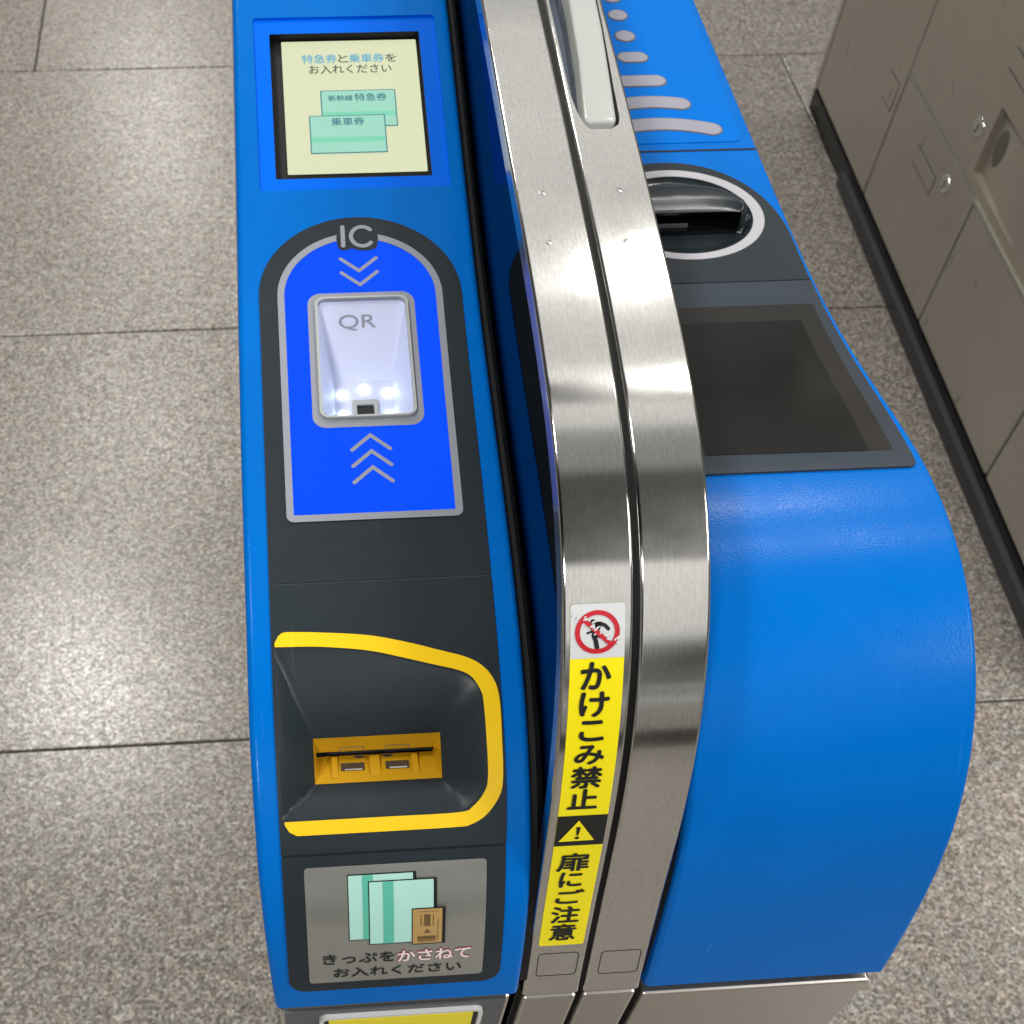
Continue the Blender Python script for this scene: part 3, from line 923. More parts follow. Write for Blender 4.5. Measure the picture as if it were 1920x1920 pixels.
def screen_ticket(x0, s0, x1, s1, b0, b1, lift):
    wrap('ticket_picture', flat_bm([scr_rect(x0, s0, x1, s1)]), LBP, SCREEN_TEAL, disp, SD + lift)
    e = .00075
    wrap('ticket_picture', flat_bm([scr_rect(x0 + e, s0 + e, x1 - e, s1 - e)]), LBP, SCREEN_MINT, disp, SD + lift + .0002)
    wrap('ticket_picture', flat_bm([scr_rect(x0 + e, b0, x1 - e, b1)]), LBP, SCREEN_MINT2, disp, SD + lift + .0004)
screen_ticket(.0309, .7317, .0804, .7616, .7497, .7532, .0003)
screen_ticket(.0226, .7525, .0722, .7828, .7702, .7740, .0009)
scr_text('新幹線', .0360, .0519, .7360, .7408, SCREEN_TEAL, .0008)
scr_text('特急券', .0533, .0744, .7350, .7412, SCREEN_TEAL, .0008)
scr_text('乗車券', .0370, .0584, .7550, .7613, SCREEN_TEAL, .0015)

# --- card reader
a_top = ellipse(.0474, .889, .0622, .0580, 40, PI, 2 * PI)
arch = a_top + [(.1085, .99), (.1072, 1.0858), (-.0155, 1.0858), (-.0150, .99)]
reader = wrap('card_reader', flat_bm([(arch, [win_rim])]), LBP, DARK, GL, .0008, .0016)
def arch_path(a, b, xl0, xl1, xr0, xr1, s1, rc, notch=None):
    """arched outline; with a notch the top is left open and the two branches end at its sides"""
    cx, cs = .0470, .8905
    lo = math.acos((notch[0] - cx) / a) if notch else None
    if notch:
        right = ellipse(cx, cs, a, b, 24, -math.acos((notch[1] - cx) / a), 0)
        left = ellipse(cx, cs, a, b, 24, -PI, -math.acos((notch[0] - cx) / a))
    else:
        right = ellipse(cx, cs, a, b, 24, -PI / 2, 0)
        left = ellipse(cx, cs, a, b, 24, -PI, -PI / 2)
    box = rrect(xl1, cs, xr1, s1, (0, 0, rc, rc), 5)[2:]
    return right, box, left
R1, B1, L1 = arch_path(.0506, .0470, -.0036, -.0042, .0976, .0954, 1.0488, .0042, (.0350, .0602))
R2, B2, L2 = arch_path(.0464, .0425, .0006, -.0001, .0934, .0911, 1.0445, .0006, (.0350, .0602))
ring_poly = R1 + B1 + L1 + L2[::-1] + B2[::-1] + R2[::-1]
R3, B3, L3 = arch_path(.0464, .0425, .0006, -.0001, .0934, .0911, 1.0445, .0006)
qr_hole = rrect(.0190, .8935, .0752, .9807, .0050, 6, QT)
wrap('light_panel', flat_bm([(R3 + B3 + L3[:-1], [qr_hole])]), LBP, IC_BLUE, reader, .0012)
wrap('outline_ring', flat_bm([ring_poly]), LBP, PRINT_GREY, reader, .0015)
notch = smooth_pts([(.0352, .8445), (.0352, .8535), (.0372, .8565), (.0412, .8566), (.0440, .8556), (.0470, .8568), (.0520, .8575), (.0572, .8566), (.0598, .8540), (.0603, .8445), (.0540, .8395), (.0410, .8395)], 5, True)
wrap('lettering_surround', flat_bm([notch]), LBP, DARK, reader, .0017)
def lettering_ic():
    st = [stroke([(.0389, .8392), (.0387, .8536)], .0027, 6)]
    cpts = ellipse(.0509, .8467, .0070, .0073, 26, math.radians(42), math.radians(318))
    st.append(stroke(cpts, .0026, 6))
    return flat_bm(st)
wrap('reader_lettering', lettering_ic(), LBP, PRINT_GREY, reader, .0020)
def arrow(pts):
    wrap('arrow_mark', flat_bm([stroke(pts, .0023, 6)]), LBP, PRINT_GREY, reader, .0016)
for ds in (0, .0105):
    arrow([(.0364, .8631 + ds), (.0474, .8724 + ds), (.0585, .8630 + ds)])
for ds in (0, .0110, .0220):
    arrow([(.0352, 1.0026 + ds), (.0463, .9928 + ds), (.0572, 1.0025 + ds)])

# --- code scanner window
scan = wrap('scanner_window', flat_bm([(rrect(.0145, .8890, .0798, .9868, .0080, 8, QT), [qr_hole])]), LBP, PRINT_GREY, GL, .0018)
wrap('window_rim', flat_bm([(rrect(.0188, .8932, .0756, .9810, .0055, 8, QT), [win_rim])]), LBP, WHITE_PLASTIC, scan, .0040, .0034)
BX0, BX1, BS0, BS1, BH = .0284, .0646, .9345, .9790, -.0250
board = rrect(BX0, BS0, BX1, BS1, .0004, 6)
lay('scanner_cavity', loft_bm([[(x, s, .0036) for x, s in win_rim], [(x, s, .0005) for x, s in win_rim], [(x, s, BH) for x, s in board]], cap=True), LBP, CAVITY, scan, smooth=False)
for x, s in ((.0330, .9445), (.0468, .9410), (.0611, .9440), (.0330, .9592), (.0611, .9599)):
    wrap('scanner_light', flat_bm([ellipse(x, s, .0026, .0026, 20)]), LBP, LED, scan, BH + .0012, .0008)
wrap('camera_surround', flat_bm([(rrect(.0388, .9500, .0546, .9690, .001, 3), [rrect(.0414, .9533, .0519, .9625, .0005, 2)])]), LBP, WHITE_PLASTIC, scan, BH + .0025, .002)
wrap('camera_eye', flat_bm([rrect(.0414, .9533, .0519, .9630, .0005, 2)]), LBP, BLACK_GLOSS, scan, BH + .0010)
wrap('clear_cover', flat_bm([rrect(.0196, .8938, .0747, .9804, .0048, 6, QT)]), LBP, CLEAR, scan, .0036)
wrap('scanner_lettering', text_fit('QR', .0331, .0559, .9013, .9093), LBP, PRINT_SLATE, scan, .0007, hfun=lambda x, s: -.625 * (s - .8945))

strip('panel_joint', LBP, -.0154, .1069, 1.0845, 1.0885, .0004, BEZEL, GL)
strip('panel_joint', LBP, -.0154, .1058, 1.2340, 1.2380, .0004, BLACK, GL)
# --- ticket slot unit
tk = wrap('ticket_slot', flat_bm([([(-.0155, 1.0870), (.1071, 1.0870), (.1068, 1.15), (.1068, 1.20), (.1060, 1.2353), (-.0158, 1.2353), (-.0159, 1.16)], [slot_rim])]), LBP, DARK, GL, .0010, .0018)
rings = []
for k in range(11):
    t = k / 10
    h = .0010 + (MH - .0010) * (t ** 1.18 * (1 - .10 * math.sin(PI * t)))
    rings.append([(a[0] + (c[0] - a[0]) * t, a[1] + (c[1] - a[1]) * t, h) for a, c in zip(slot_rim, slot_in)])
lay('slot_funnel', loft_bm(rings), LBP, DARK, tk, smooth=True)
band = smooth_pts([(-.0068, 1.1143), (.0108, 1.1154), (.0363, 1.1181), (.0566, 1.1228), (.0760, 1.1287), (.0898, 1.1332), (.0985, 1.1390), (.1037, 1.1472), (.1056, 1.1580), (.1055, 1.1780), (.1051, 1.1983), (.1028, 1.2085), (.0953, 1.2185), (.0870, 1.2233), (.0798, 1.2243), (.05, 1.2245), (-.0067, 1.2245)], 5)
band += [(-.0106, 1.2222), (-.0128, 1.2185), (-.0130, 1.2166)]
band += smooth_pts([(-.0100, 1.2166), (.04, 1.2165), (.0800, 1.2163), (.0883, 1.2134), (.0947, 1.2060), (.0970, 1.1979), (.0972, 1.1780), (.0968, 1.1572), (.0955, 1.1510), (.0911, 1.1437), (.0841, 1.1398), (.0700, 1.1358), (.0560, 1.1318), (.0358, 1.1266), (.0104, 1.1234), (-.0100, 1.1226)], 5)
band += [(-.0138, 1.1225), (-.0138, 1.1203), (-.0118, 1.1166), (-.0098, 1.1148)]
wrap('yellow_band', flat_bm([band]), LBP, YELLOW, tk, .0014, .0006)
def lower_h(s):
    return -.0340 + (s - 1.1846) / (MS1 - 1.1846) * .0173
def mouth():
    bm = bmesh.new()
    V = lambda x, s, h: bm.verts.new((x, s, h))
    F = bm.faces.new
    e = MH + .0004
    # upper jaw, lower jaw, cheeks
    F([V(MX0, MS0, e), V(MX1, MS0, e), V(.0712, 1.1812, -.0255), V(.0060, 1.1812, -.0255)])
    F([V(.0060, 1.1812, -.0255), V(.0712, 1.1812, -.0255), V(.0712, 1.1800, -.0345), V(.0060, 1.1800, -.0345)])
    F([V(MX0, MS1, e), V(MX0 + .002, MS1 - .0036, lower_h(MS1 - .0036)), V(MX1 - .002, MS1 - .0036, lower_h(MS1 - .0036)), V(MX1, MS1, e)])
    F([V(MX0 + .002, MS1 - .0036, lower_h(MS1 - .0036)), V(.0060, 1.1846, -.0340), V(.0712, 1.1846, -.0340), V(MX1 - .002, MS1 - .0036, lower_h(MS1 - .0036))])
    F([V(MX0, MS0, e), V(.0060, 1.1812, -.0255), V(.0060, 1.1846, -.0340), V(MX0 + .002, MS1 - .0036, lower_h(MS1 - .0036)), V(MX0, MS1, e)])
    F([V(MX1, MS0, e), V(MX1, MS1, e), V(MX1 - .002, MS1 - .0036, lower_h(MS1 - .0036)), V(.0712, 1.1846, -.0340), V(.0712, 1.1812, -.0255)])
    bmesh.ops.remove_doubles(bm, verts=bm.verts[:], dist=1e-6)
    return bm
lay('slot_mouth', mouth(), LBP, YELLOW_PLASTIC, tk, smooth=False)
lay('slot_gap', box_bm(.0055, .0720, 1.1760, 1.1900, -.052, -.042), LBP, BLACK, tk, smooth=False)
def rib(x0, x1):
    bm = bmesh.new()
    v = []
    for x in (x0, x1):
        v.append([bm.verts.new(p) for p in ((x, 1.1847, -.0345), (x, 1.1847, -.0300), (x, 1.1968, lower_h(1.1968) + .0008), (x, 1.1975, lower_h(1.1975) - .001))])
    bm.faces.new(v[0])
    bm.faces.new(v[1][::-1])
    for i in range(4):
        j = (i + 1) % 4
        bm.faces.new((v[0][i], v[1][i], v[1][j], v[0][j]))
    return bm
for x0, x1 in ((.0142, .0174), (.0354, .0409), (.0588, .0622)):
    lay('slot_rib', rib(x0, x1), LBP, YELLOW_PLASTIC, tk, smooth=False)
for x0, x1 in ((.0191, .0324), (.0441, .0573)):
    bmh = flat_bm([rrect(x0, 1.1890, x1, 1.1935, .0004, 2)])
    wrap('sensor_opening', bmh, LBP, SLOT_BROWN, tk, .0003, hfun=lambda x, s: lower_h(s))
    bmh = flat_bm([rrect(x0 + .0020, 1.1924, x1 - .0014, 1.1931, .0002, 2)])
    wrap('sensor_lens', bmh, LBP, STEEL_SIDE, tk, .0006, hfun=lambda x, s: lower_h(s))
    up_h = lambda x, s: MH + .0004 + (s - MS0) / (1.1812 - MS0) * (-.0255 - MH - .0004)
    tab = [(x0, 1.1815), (x0, 1.1786), (x1, 1.1786), (x1, 1.1815), (x1 - .0005, 1.1815), (x1 - .0005, 1.1791), (x0 + .0005, 1.1791), (x0 + .0005, 1.1815)]
    wrap('tab_groove', flat_bm([tab]), LBP, TAN_DARK, tk, .0002, hfun=up_h)

for cx in (.0299, .0459):
    wrap('slot_notch', flat_bm([ellipse(cx, 1.1851, .0030, .0014, 20, 0, PI) + [(cx - .003, 1.1848)]]), LBP, BLACK, tk, .0003, hfun=lambda x, s: lower_h(s))
# --- instruction panel under the slot
ins = wrap('instruction_panel', flat_bm([rrect(-.0157, 1.2367, .1058, 1.3360, (.001, .001, .0105, .0105), 8)]), LBP, DARK, GL, .0010, .0018)
wrap('instruction_label', flat_bm([rrect(-.0040, 1.2432, .0953, 1.3278, .0022, 4)]), LBP, LABEL_SILVER, ins, .0014)
T2 = lambda poly, mat, lift: wrap('label_picture', flat_bm(poly if isinstance(poly[0], list) else [poly]), LBP, mat, ins, lift)
T2(rrect(.0191, 1.2484, .0568, 1.2930, .0002, 1), PRINT_BLACK, .0017)
T2(rrect(.0196, 1.2490, .0549, 1.2922, .0002, 1), MINT, .0019)
T2(rrect(.0272, 1.2490, .0330, 1.2922, .0001, 1), MINT_BAND, .0021)
T2(rrect(.0303, 1.2527, .0680, 1.2965, .0002, 1), PRINT_BLACK, .0023)
T2(rrect(.0309, 1.2533, .0661, 1.2956, .0002, 1), MINT, .0025)
T2(rrect(.0383, 1.2533, .0441, 1.2956, .0001, 1), MINT_BAND, .0027)
T2(rrect(.0541, 1.2714, .0727, 1.2977, .0002, 1), PRINT_BLACK, .0029)
T2(rrect(.0546, 1.2720, .0709, 1.2968, .0002, 1), TAN, .0031)
T2([rrect(.0609, 1.2757, .0643, 1.2838, .0001, 1), rrect(.0590, 1.2757, .0594, 1.2838, .0001, 1), rrect(.0658, 1.2757, .0662, 1.2838, .0001, 1),
    [(.0627, 1.2860), (.0647, 1.2889), (.0607, 1.2889)], rrect(.0572, 1.2912, .0674, 1.2938, .0001, 1), rrect(.0572, 1.2943, .0674, 1.2947, .0001, 1), rrect(.0572, 1.2951, .0674, 1.2954, .0001, 1),
    rrect(.0684, 1.2790, .0687, 1.2945, .0001, 1), rrect(.0575, 1.2735, .0680, 1.2738, .0001, 1)], TAN_DARK, .0033)
def lab_text(body, x0, x1, s0, s1, mat, bold, lift, slope=0.0):
    bm = embolden(lambda: text_fit(body, x0, x1, s0, s1), bold * .012)
    for v in bm.verts:
        v.co.y += slope * (v.co.x - x0)
    return wrap('label_lettering', bm, LBP, mat, ins, lift)
lab_text('きっぷを', .0042, .0447, 1.3034, 1.3114, PRINT_BLACK, .012, .0018)
lab_text('かさねて', .0461, .0879, 1.3027, 1.3121, PINK, .040, .0017)
lab_text('かさねて', .0465, .0875, 1.3031, 1.3117, PINK_WHITE, .014, .0020)
lab_text('お入れください', .0099, .0828, 1.3154, 1.3232, PRINT_BLACK, .012, .0018)

# --- base under the left cabinet
base = bm_obj('base', box_bm(-.0232, .1180, .2635, 1.48, 0, .7945, .0025), STEEL_SIDE, GL)
bm_obj('base_front', box_bm(-.0205, .1150, .2620, .2640, .02, .7935, .0004), BASE_GREY, base)
def ring_box(x0, x1, z0, z1, w, y0, y1):
    bm = bmesh.new()
    out = rrect(x0, z0, x1, z1, .006, 5)
    inn = rrect(x0 + w, z0 + w, x1 - w, z1 - w, .006 - w, 5)
    A = [bm.verts.new((x, y0, z)) for x, z in out]
    B = [bm.verts.new((x, y0, z)) for x, z in inn]
    A2 = [bm.verts.new((x, y1, z)) for x, z in out]
    B2 = [bm.verts.new((x, y1, z)) for x, z in inn]
    n = len(A)
    for i in range(n):
        j = (i + 1) % n
        bm.faces.new((A[i], A[j], B[j], B[i]))
        bm.faces.new((A[i], A2[i], A2[j], A[j]))
        bm.faces.new((B[i], B[j], B2[j], B2[i]))
    return bm
np_ = bm_obj('notice_plate', box_bm(.0030, .0990, .2606, .2622, .655, .7850, .0003), PRINT_BLACK, GL)
bm_obj('plate_frame', ring_box(.0005, .1015, .652, .7878, .0026, .2590, .2621), FRAME_WHITE, np_)
bm_obj('plate_face', box_bm(.0062, .0958, .2601, .2608, .660, .7805, .0002), STICKER_YELLOW, np_)

# --- steel guide rail beside the card reader
H_END = 1.4535
xa, xb, xc, xd = .1240, .1584, .1613, .1957
rail = shell('guide_rail', HPP, lambda s: xa, lambda s: xb, .02, H_END, .0019, [], STEEL, GL, 0, skirt_only=.0120)
def fin(name, x0, x1, mat, parent):
    up = [HPP.pos(0, s, -.0112) for s in list(np.arange(.03, H_END, .008)) + [H_END]]
    bm = bmesh.new()
    prof2 = [(p.y, p.z) for p in up] + [(up[-1].y + .002, .60), (up[0].y, .60)]
    A = [bm.verts.new((x0, y, z)) for y, z in prof2]
    B = [bm.verts.new((x1, y, z)) for y, z in prof2]
    bm.faces.new(A)
    bm.faces.new(B[::-1])
    n = len(A)
    for i in range(n):
        j = (i + 1) % n
        bm.faces.new((A[i], B[i], B[j], A[j]))
    return bm_obj(name, bm, mat, parent)
fin('side_panel', xa + .0006, xb - .0004, GLASS_SIDE, GL)
strip('gap_shade', LBP, .1203, .1248, .03, 1.35, -.0065, BLACK, GL)  # black strip laid in the gap to darken it like shade
strip('rail_seal', HPP, xb - .0005, xc + .0005, .03, H_END, -.0035, BLACK, GL)
rbase = bm_obj('rail_base', box_bm(.1250, .1583, .2610, 1.48, 0, .7952, .0022), STEEL_BASE, GL)
def groove(x0, s0, x1, s1, r, w, parent, name='cover_plate'):
    o = wrap(name, flat_bm([(rrect(x0, s0, x1, s1, r, 5, .012), [rrect(x0 + w, s0 + w, x1 - w, s1 - w, r - w, 5, .012)])]), HPP, PRINT_BLACK, parent, .0001)
    return o
groove(.1298, 1.4105, .1541, 1.4338, .0030, .0006, rail)
def dimple(x, s, parent):
    rg = []
    for r_, h in ((.0019, -.0001), (.0015, .0001), (.0009, .00018), (.0003, .0002)):
        rg.append([(px, ps, h) for px, ps in ellipse(x, s, r_, r_, 16)])
    lay('rivet', loft_bm(rg, cap=True), HPP, STEEL, parent)
dimple(.1382, .9328, rail)
dimple(.1367, .9684, rail)

# --- warning sticker on the rail


TP = .0055
def tap(bm, k=TP, s_ref=1.166):
    for v in bm.verts:
        v.co.x += k * (v.co.y - s_ref)
    return bm
SX0, SX1 = .1277, .1539
st = wrap('warning_sticker', tap(flat_bm([rrect(SX0, 1.1662, SX1, 1.4022, .0018, 5)])), HPP, STICKER_YELLOW, GL, .00035)
wrap('sticker_panel', tap(flat_bm([rrect(SX0, 1.1662, SX1, 1.1928, (.0018, .0018, 0, 0), 5)])), HPP, STICKER_WHITE, st, .0006)
wrap('sticker_panel', tap(flat_bm([rrect(SX0, 1.2878, SX1, 1.3112, 0, 1)])), HPP, PRINT_BLACK, st, .0006)
wrap('prohibition_mark', tap(flat_bm([(ellipse(.1406, 1.1799, .0108, .0106, 44), [ellipse(.1406, 1.1799, .0084, .0083, 44)])]), 0), HPP, STICKER_RED, st, .0010)
wrap('prohibition_mark', flat_bm([stroke([(.1343, 1.1740), (.1470, 1.1859)], .0021, 3)]), HPP, STICKER_RED, st, .0012)
fig = [ellipse(.1384, 1.1749, .0013, .0013, 14), stroke([(.1395, 1.1769), (.1421, 1.1758), (.1443, 1.1768), (.1459, 1.1785)], .0018, 4),
       stroke([(.1408, 1.1764), (.1399, 1.1790), (.1397, 1.1812)], .0034, 4), stroke([(.1397, 1.1773), (.1378, 1.1796), (.1359, 1.1802)], .0011, 4),
       stroke([(.1389, 1.1815), (.1399, 1.1840), (.1406, 1.1877)], .0022, 4), stroke([(.1402, 1.1812), (.1430, 1.1822), (.1448, 1.1838)], .0020, 4)]
wrap('running_figure', join_bm([flat_bm([f]) for f in fig]), HPP, PRINT_BLACK, st, .0009)
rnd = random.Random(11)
flecks = []
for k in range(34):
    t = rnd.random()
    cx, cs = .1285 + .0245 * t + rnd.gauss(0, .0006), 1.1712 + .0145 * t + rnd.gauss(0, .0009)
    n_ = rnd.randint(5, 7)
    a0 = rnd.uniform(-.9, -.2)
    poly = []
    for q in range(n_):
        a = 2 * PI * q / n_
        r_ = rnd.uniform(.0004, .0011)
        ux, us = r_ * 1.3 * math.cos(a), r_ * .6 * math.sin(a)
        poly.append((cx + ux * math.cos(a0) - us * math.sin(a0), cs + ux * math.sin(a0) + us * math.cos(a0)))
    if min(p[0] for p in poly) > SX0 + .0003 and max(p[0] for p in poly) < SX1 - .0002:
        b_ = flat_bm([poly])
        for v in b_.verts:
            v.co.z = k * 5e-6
        flecks.append(b_)
wrap('glare_flecks', join_bm(flecks), HPP, FRAME_WHITE, st, .0014)  # white flecks painting a specular glare across the sticker
GLY = [('か', .1336, .1477, 1.1950, 1.2086), ('け', .1337, .1477, 1.2106, 1.2237), ('こ', .1347, .1463, 1.2264, 1.2377), ('み', .1334, .1477, 1.2408, 1.2521),
       ('禁', .1328, .1480, 1.2541, 1.2678), ('止', .1327, .1474, 1.2690, 1.2824), ('扉', .1320, .1489, 1.3177, 1.3323), ('に', .1348, .1468, 1.3339, 1.3464),
       ('ご', .1345, .1496, 1.3494, 1.3617), ('注', .1335, .1492, 1.3648, 1.3796), ('意', .1345, .1489, 1.3814, 1.3965)]
wrap('sticker_lettering', embolden(lambda: join_bm([text_fit(ch, a, b_, c, d) for ch, a, b_, c, d in GLY[:6]]), .00050), HPP, PRINT_BLACK, st, .0008)
wrap('sticker_lettering', embolden(lambda: join_bm([text_fit(ch, a, b_, c, d) for ch, a, b_, c, d in GLY[6:]]), .00045), HPP, PRINT_BLACK, st, .0008)
tri = smooth_pts([(.1397, 1.2912), (.1494, 1.3070), (.1304, 1.3072)], 1, True)
wrap('hazard_triangle', flat_bm([tri]), HPP, STICKER_YELLOW, st, .0009)
wrap('hazard_triangle', join_bm([flat_bm([[(.1387, 1.2960), (.1412, 1.2960), (.1405, 1.3024), (.1394, 1.3024)]]), flat_bm([ellipse(.1399, 1.3044, .0012, .0012, 14)])]), HPP, PRINT_BLACK, st, .0012)

# ================================================================== RIGHT GATE MACHINE: ticket outlet ring, dark display, right guide rail
GR = thing('ticket_gate', 'blue ticket gate with white ring round its ticket outlet, dark display, pale indicator bars', 'ticket gate', (0, 0, 0))
AX = .1597
xl_R = lambda s: 2 * AX - .1205
xr_R = lambda s: .3488
R_END = 1.3940
CX = .2740
ring_c, ring_a, ring_b = (.2745, .7722), .0580, .0502
inner_ell = ellipse(.2745, .7727, .0500, .0434, 64)
disp_hole = rrect(.2100, .8755, .3352, 1.0300, .0012, 3)
shell('cabinet', RBP, xl_R, xr_R, .02, R_END, .0034, [inner_ell], BLUE, GR, .785)
# indicator panel: gloss blue plate with pale lenses that widen towards the outlet
ind = wrap('indicator_panel', flat_bm([[(.2060, .06), (.3436, .06), (.3423, .48), (.3404, .5946), (.3387, .6810), (.3375, .6860), (.3345, .6882), (.2120, .6882), (.2085, .6865), (.2070, .6810)]]), RBP, BLUE_INSET, GR, .0006, .001)
def lens(outline_pts, w):
    wrap('indicator_light', flat_bm([stroke(outline_pts, w + .0022, 12)]), RBP, DOT_EDGE, ind, .0008)
    o = wrap('indicator_light', flat_bm([stroke(outline_pts, w, 12)]), RBP, DOT_PALE, ind, .0011)
IC_ = .2800
for s in (.4832, .5113, .5430):
    wrap('indicator_light', flat_bm([ellipse(IC_, s, .0085, .0089, 28)]), RBP, DOT_EDGE, ind, .0008)
    wrap('indicator_light', flat_bm([ellipse(IC_, s, .0073, .0077, 28)]), RBP, DOT_PALE, ind, .0011)
for s, hw, sag, w in ((.5740, .0046, 0, .0138), (.6073, .0118, 0, .0142), (.6360, .0236, .0030, .0145), (.6648, .0396, .0078, .0145)):
    pts = [(IC_ + hw * t, s + sag * t * t) for t in np.linspace(-1, 1, 17)]
    lens(pts, w)
strip('panel_gap', RBP, .1995, .3466, .6967, .6988, .0003, BLACK, GR)
# ticket outlet
ang = np.linspace(PI, 2 * PI, 44)
def supell(cx, cs, a, b, n, angs):
    out = []
    for t in angs:
        c, s_ = math.cos(t), math.sin(t)
        out.append((cx + a * math.copysign(abs(c) ** (2 / n), c), cs + b * math.copysign(abs(s_) ** (2 / n), s_)))
    return out
top_arc = supell(.2735, .800, .0718, .0877, 2.15, ang)
outlet_o = top_arc + [(.3449, .8470), (.2006, .8470)]
outlet = wrap('ticket_outlet', flat_bm([(outlet_o, [inner_ell])]), RBP, DARK, GR, .0008, .0016)
wrap('white_ring', flat_bm([(ellipse(ring_c[0], ring_c[1], ring_a, ring_b, 72), [ellipse(.2745, .7727, .0502, .0436, 64)])]), RBP, RING_WHITE, outlet, .0013, .0010)
# bowl: hood above, pill-shaped mouth, flatter lip below
pill_c, pill_hw, pill_hs = (.2740, .7775), .0425, .0022
pill = []
for k in range(64):
    a = 2 * PI * k / 64
    c, s_ = math.cos(a), math.sin(a)
    r_ = supell(pill_c[0], pill_c[1], pill_hw, pill_hs, 3.2, [a])[0]
    pill.append(r_)
def sstep(a, b_, t):
    t = min(1.0, max(0.0, (t - a) / (b_ - a)))
    return t * t * (3 - 2 * t)
rings = []
for k in range(19):
    t = k / 18
    row = []
    for i, (a, c) in enumerate(zip(inner_ell, pill)):
        th = 2 * PI * i / 64
        h_up = .0009 - .0034 * math.exp(-((t - .10) / .09) ** 2) + .0065 * sstep(.08, .50, t) - .0030 * sstep(.62, 1.0, t)
        h_lo = .0009 - .0118 * sstep(.0, .62, t)
        w = sstep(-.30, .30, -math.sin(th))
        row.append((a[0] + (c[0] - a[0]) * t, a[1] + (c[1] - a[1]) * t, h_lo + (h_up - h_lo) * w))
    rings.append(row)
lay('outlet_bowl', loft_bm(rings), RBP, DARK_GLOSS, outlet, smooth=True)
last = rings[-1]
lay('outlet_mouth', loft_bm([last, [(x, s - .004, h * .85 - .001) for x, s, h in last], [(pill_c[0] + (x - pill_c[0]) * .96, s - .026, h * .55 - .010) for x, s, h in last]], cap=True), RBP, BLACK_GLOSS, outlet, smooth=True)
lay('mouth_roller', box_bm(.2600, .2830, .7690, .7705, -.0115, -.0085, .0004), RBP, BASE_GREY, outlet, smooth=False)
# display under dark glass
xe = lambda s: lerp_tab([(.848, .3446), (.9468, .3434), (1.044, .3418)], s)
glass_o = [(2 * .2735 - xe(.8492), .8492), (xe(.8492), .8492), (xe(.9468), .9468), (.3424, 1.0340)]
glass_o += [(.3378 + .0044 * math.cos(a), 1.0395 + .0046 * math.sin(a)) for a in np.linspace(0, PI / 2, 7)]
glass_o += [(.2080 - .0044 * math.sin(a), 1.0395 + .0046 * math.cos(a)) for a in np.linspace(0, PI / 2, 7)]
dsp = wrap('display_screen', flat_bm([glass_o]), RBP, BEZEL, GR, .0016, .0024)
wrap('dark_glass', flat_bm([[(.2115, .8752), (.3377, .8750), (.3328, 1.0303), (.2160, 1.0290)]]), RBP, DISPLAY_OFF2, dsp, .0018)
wrap('dark_glass', flat_bm([[(.2225, .8928), (.3248, .8928), (.3190, 1.0304), (.2290, 1.0291)]]), RBP, DISPLAY_OFF, dsp, .0020)
# right base and its rail
b2 = bm_obj('base', box_bm(.2008, .3462, .2620, 1.48, 0, .7868, .0020), STEEL_BASE, GR)
bm_obj('base_gap', box_bm(.2030, .3440, .2700, 1.46, .7885, .8000), BLACK, b2)
rec = [(.1642, .06), (.1641, .50), (.1640, .8420), (.1643, .8571), (.1660, .8714), (.1686, .8813), (.1706, .8842), (.1740, .8848), (.1826, .8847), (.1872, .8812), (.1886, .8759), (.1896, .8473), (.1918, .8000), (.1930, .7600), (.1934, .06)]
rail2 = shell('guide_rail', HPP, lambda s: xc, lambda s: xd, .02, H_END, .0019, [rec], STEEL, GR, 0, skirt_only=.0120)
lay('lamp_recess', loft_bm([[(x, s, 0) for x, s in rec], [(.1765 + (x - .1765) * .93, s - .0006 if s > .3 else s, -.0140) for x, s in rec]], cap=True), HPP, STEEL_SIDE, rail2, smooth=False)
lens_o = [(.1768, .08), (.1762, .60), (.1757, .7700), (.1732, .8244), (.1690, .8735)]
lens_o += [(.1724 - .0036 * math.cos(a), .8760 + .0040 * math.sin(a)) for a in np.linspace(.2, PI / 2, 6)]
lens_o += [(.1826 + .0040 * math.sin(a), .8760 + .0040 * math.cos(a)) for a in np.linspace(0, PI / 2 - .1, 6)]
lens_o += [(.1886, .8435), (.1912, .8000), (.1924, .7600), (.1928, .08)]
def inset(poly, d):
    P = [Vector(p) for p in clean(poly)]
    n = len(P)
    area = sum(P[i].x * P[(i + 1) % n].y - P[(i + 1) % n].x * P[i].y for i in range(n))
    sg = 1 if area > 0 else -1
    out = []
    for i in range(n):
        a = (P[i] - P[i - 1]).normalized()
        b_ = (P[(i + 1) % n] - P[i]).normalized()
        t = (a + b_).normalized()
        nn = Vector((-t.y, t.x)) * sg
        k = 1 / max(.6, nn.dot(Vector((-a.y, a.x)) * sg))
        out.append((P[i].x + nn.x * d * k, P[i].y + nn.y * d * k))
    return out
lens_o = clean(lens_o)
li1, li2, li3 = inset(lens_o, .0004), inset(lens_o, .0011), inset(lens_o, .0021)
lay('lamp_cover', loft_bm([[(x, s, -.0135) for x, s in lens_o], [(x, s, -.0006) for x, s in lens_o], [(x, s, .0001) for x, s in li1], [(x, s, .0005) for x, s in li2], [(x, s, .0007) for x, s in li3]], cap=True), HPP, WHITE_PLASTIC, rail2, smooth=True)
fin('side_panel', xc + .0004, xd - .0006, GLASS_SIDE, GR)
strip('gap_shade', RBP, .1950, .1992, .03, 1.39, -.0065, BLACK, GR)  # same painted shade in the right-hand gap
bm_obj('rail_base', box_bm(.1622, .1952, .2610, 1.48, 0, .7952, .0022), STEEL_BASE, GR)
groove(.1672, 1.4116, .1915, 1.4352, .0030, .0006, rail2)
dimple(.1791, .9324, rail2)
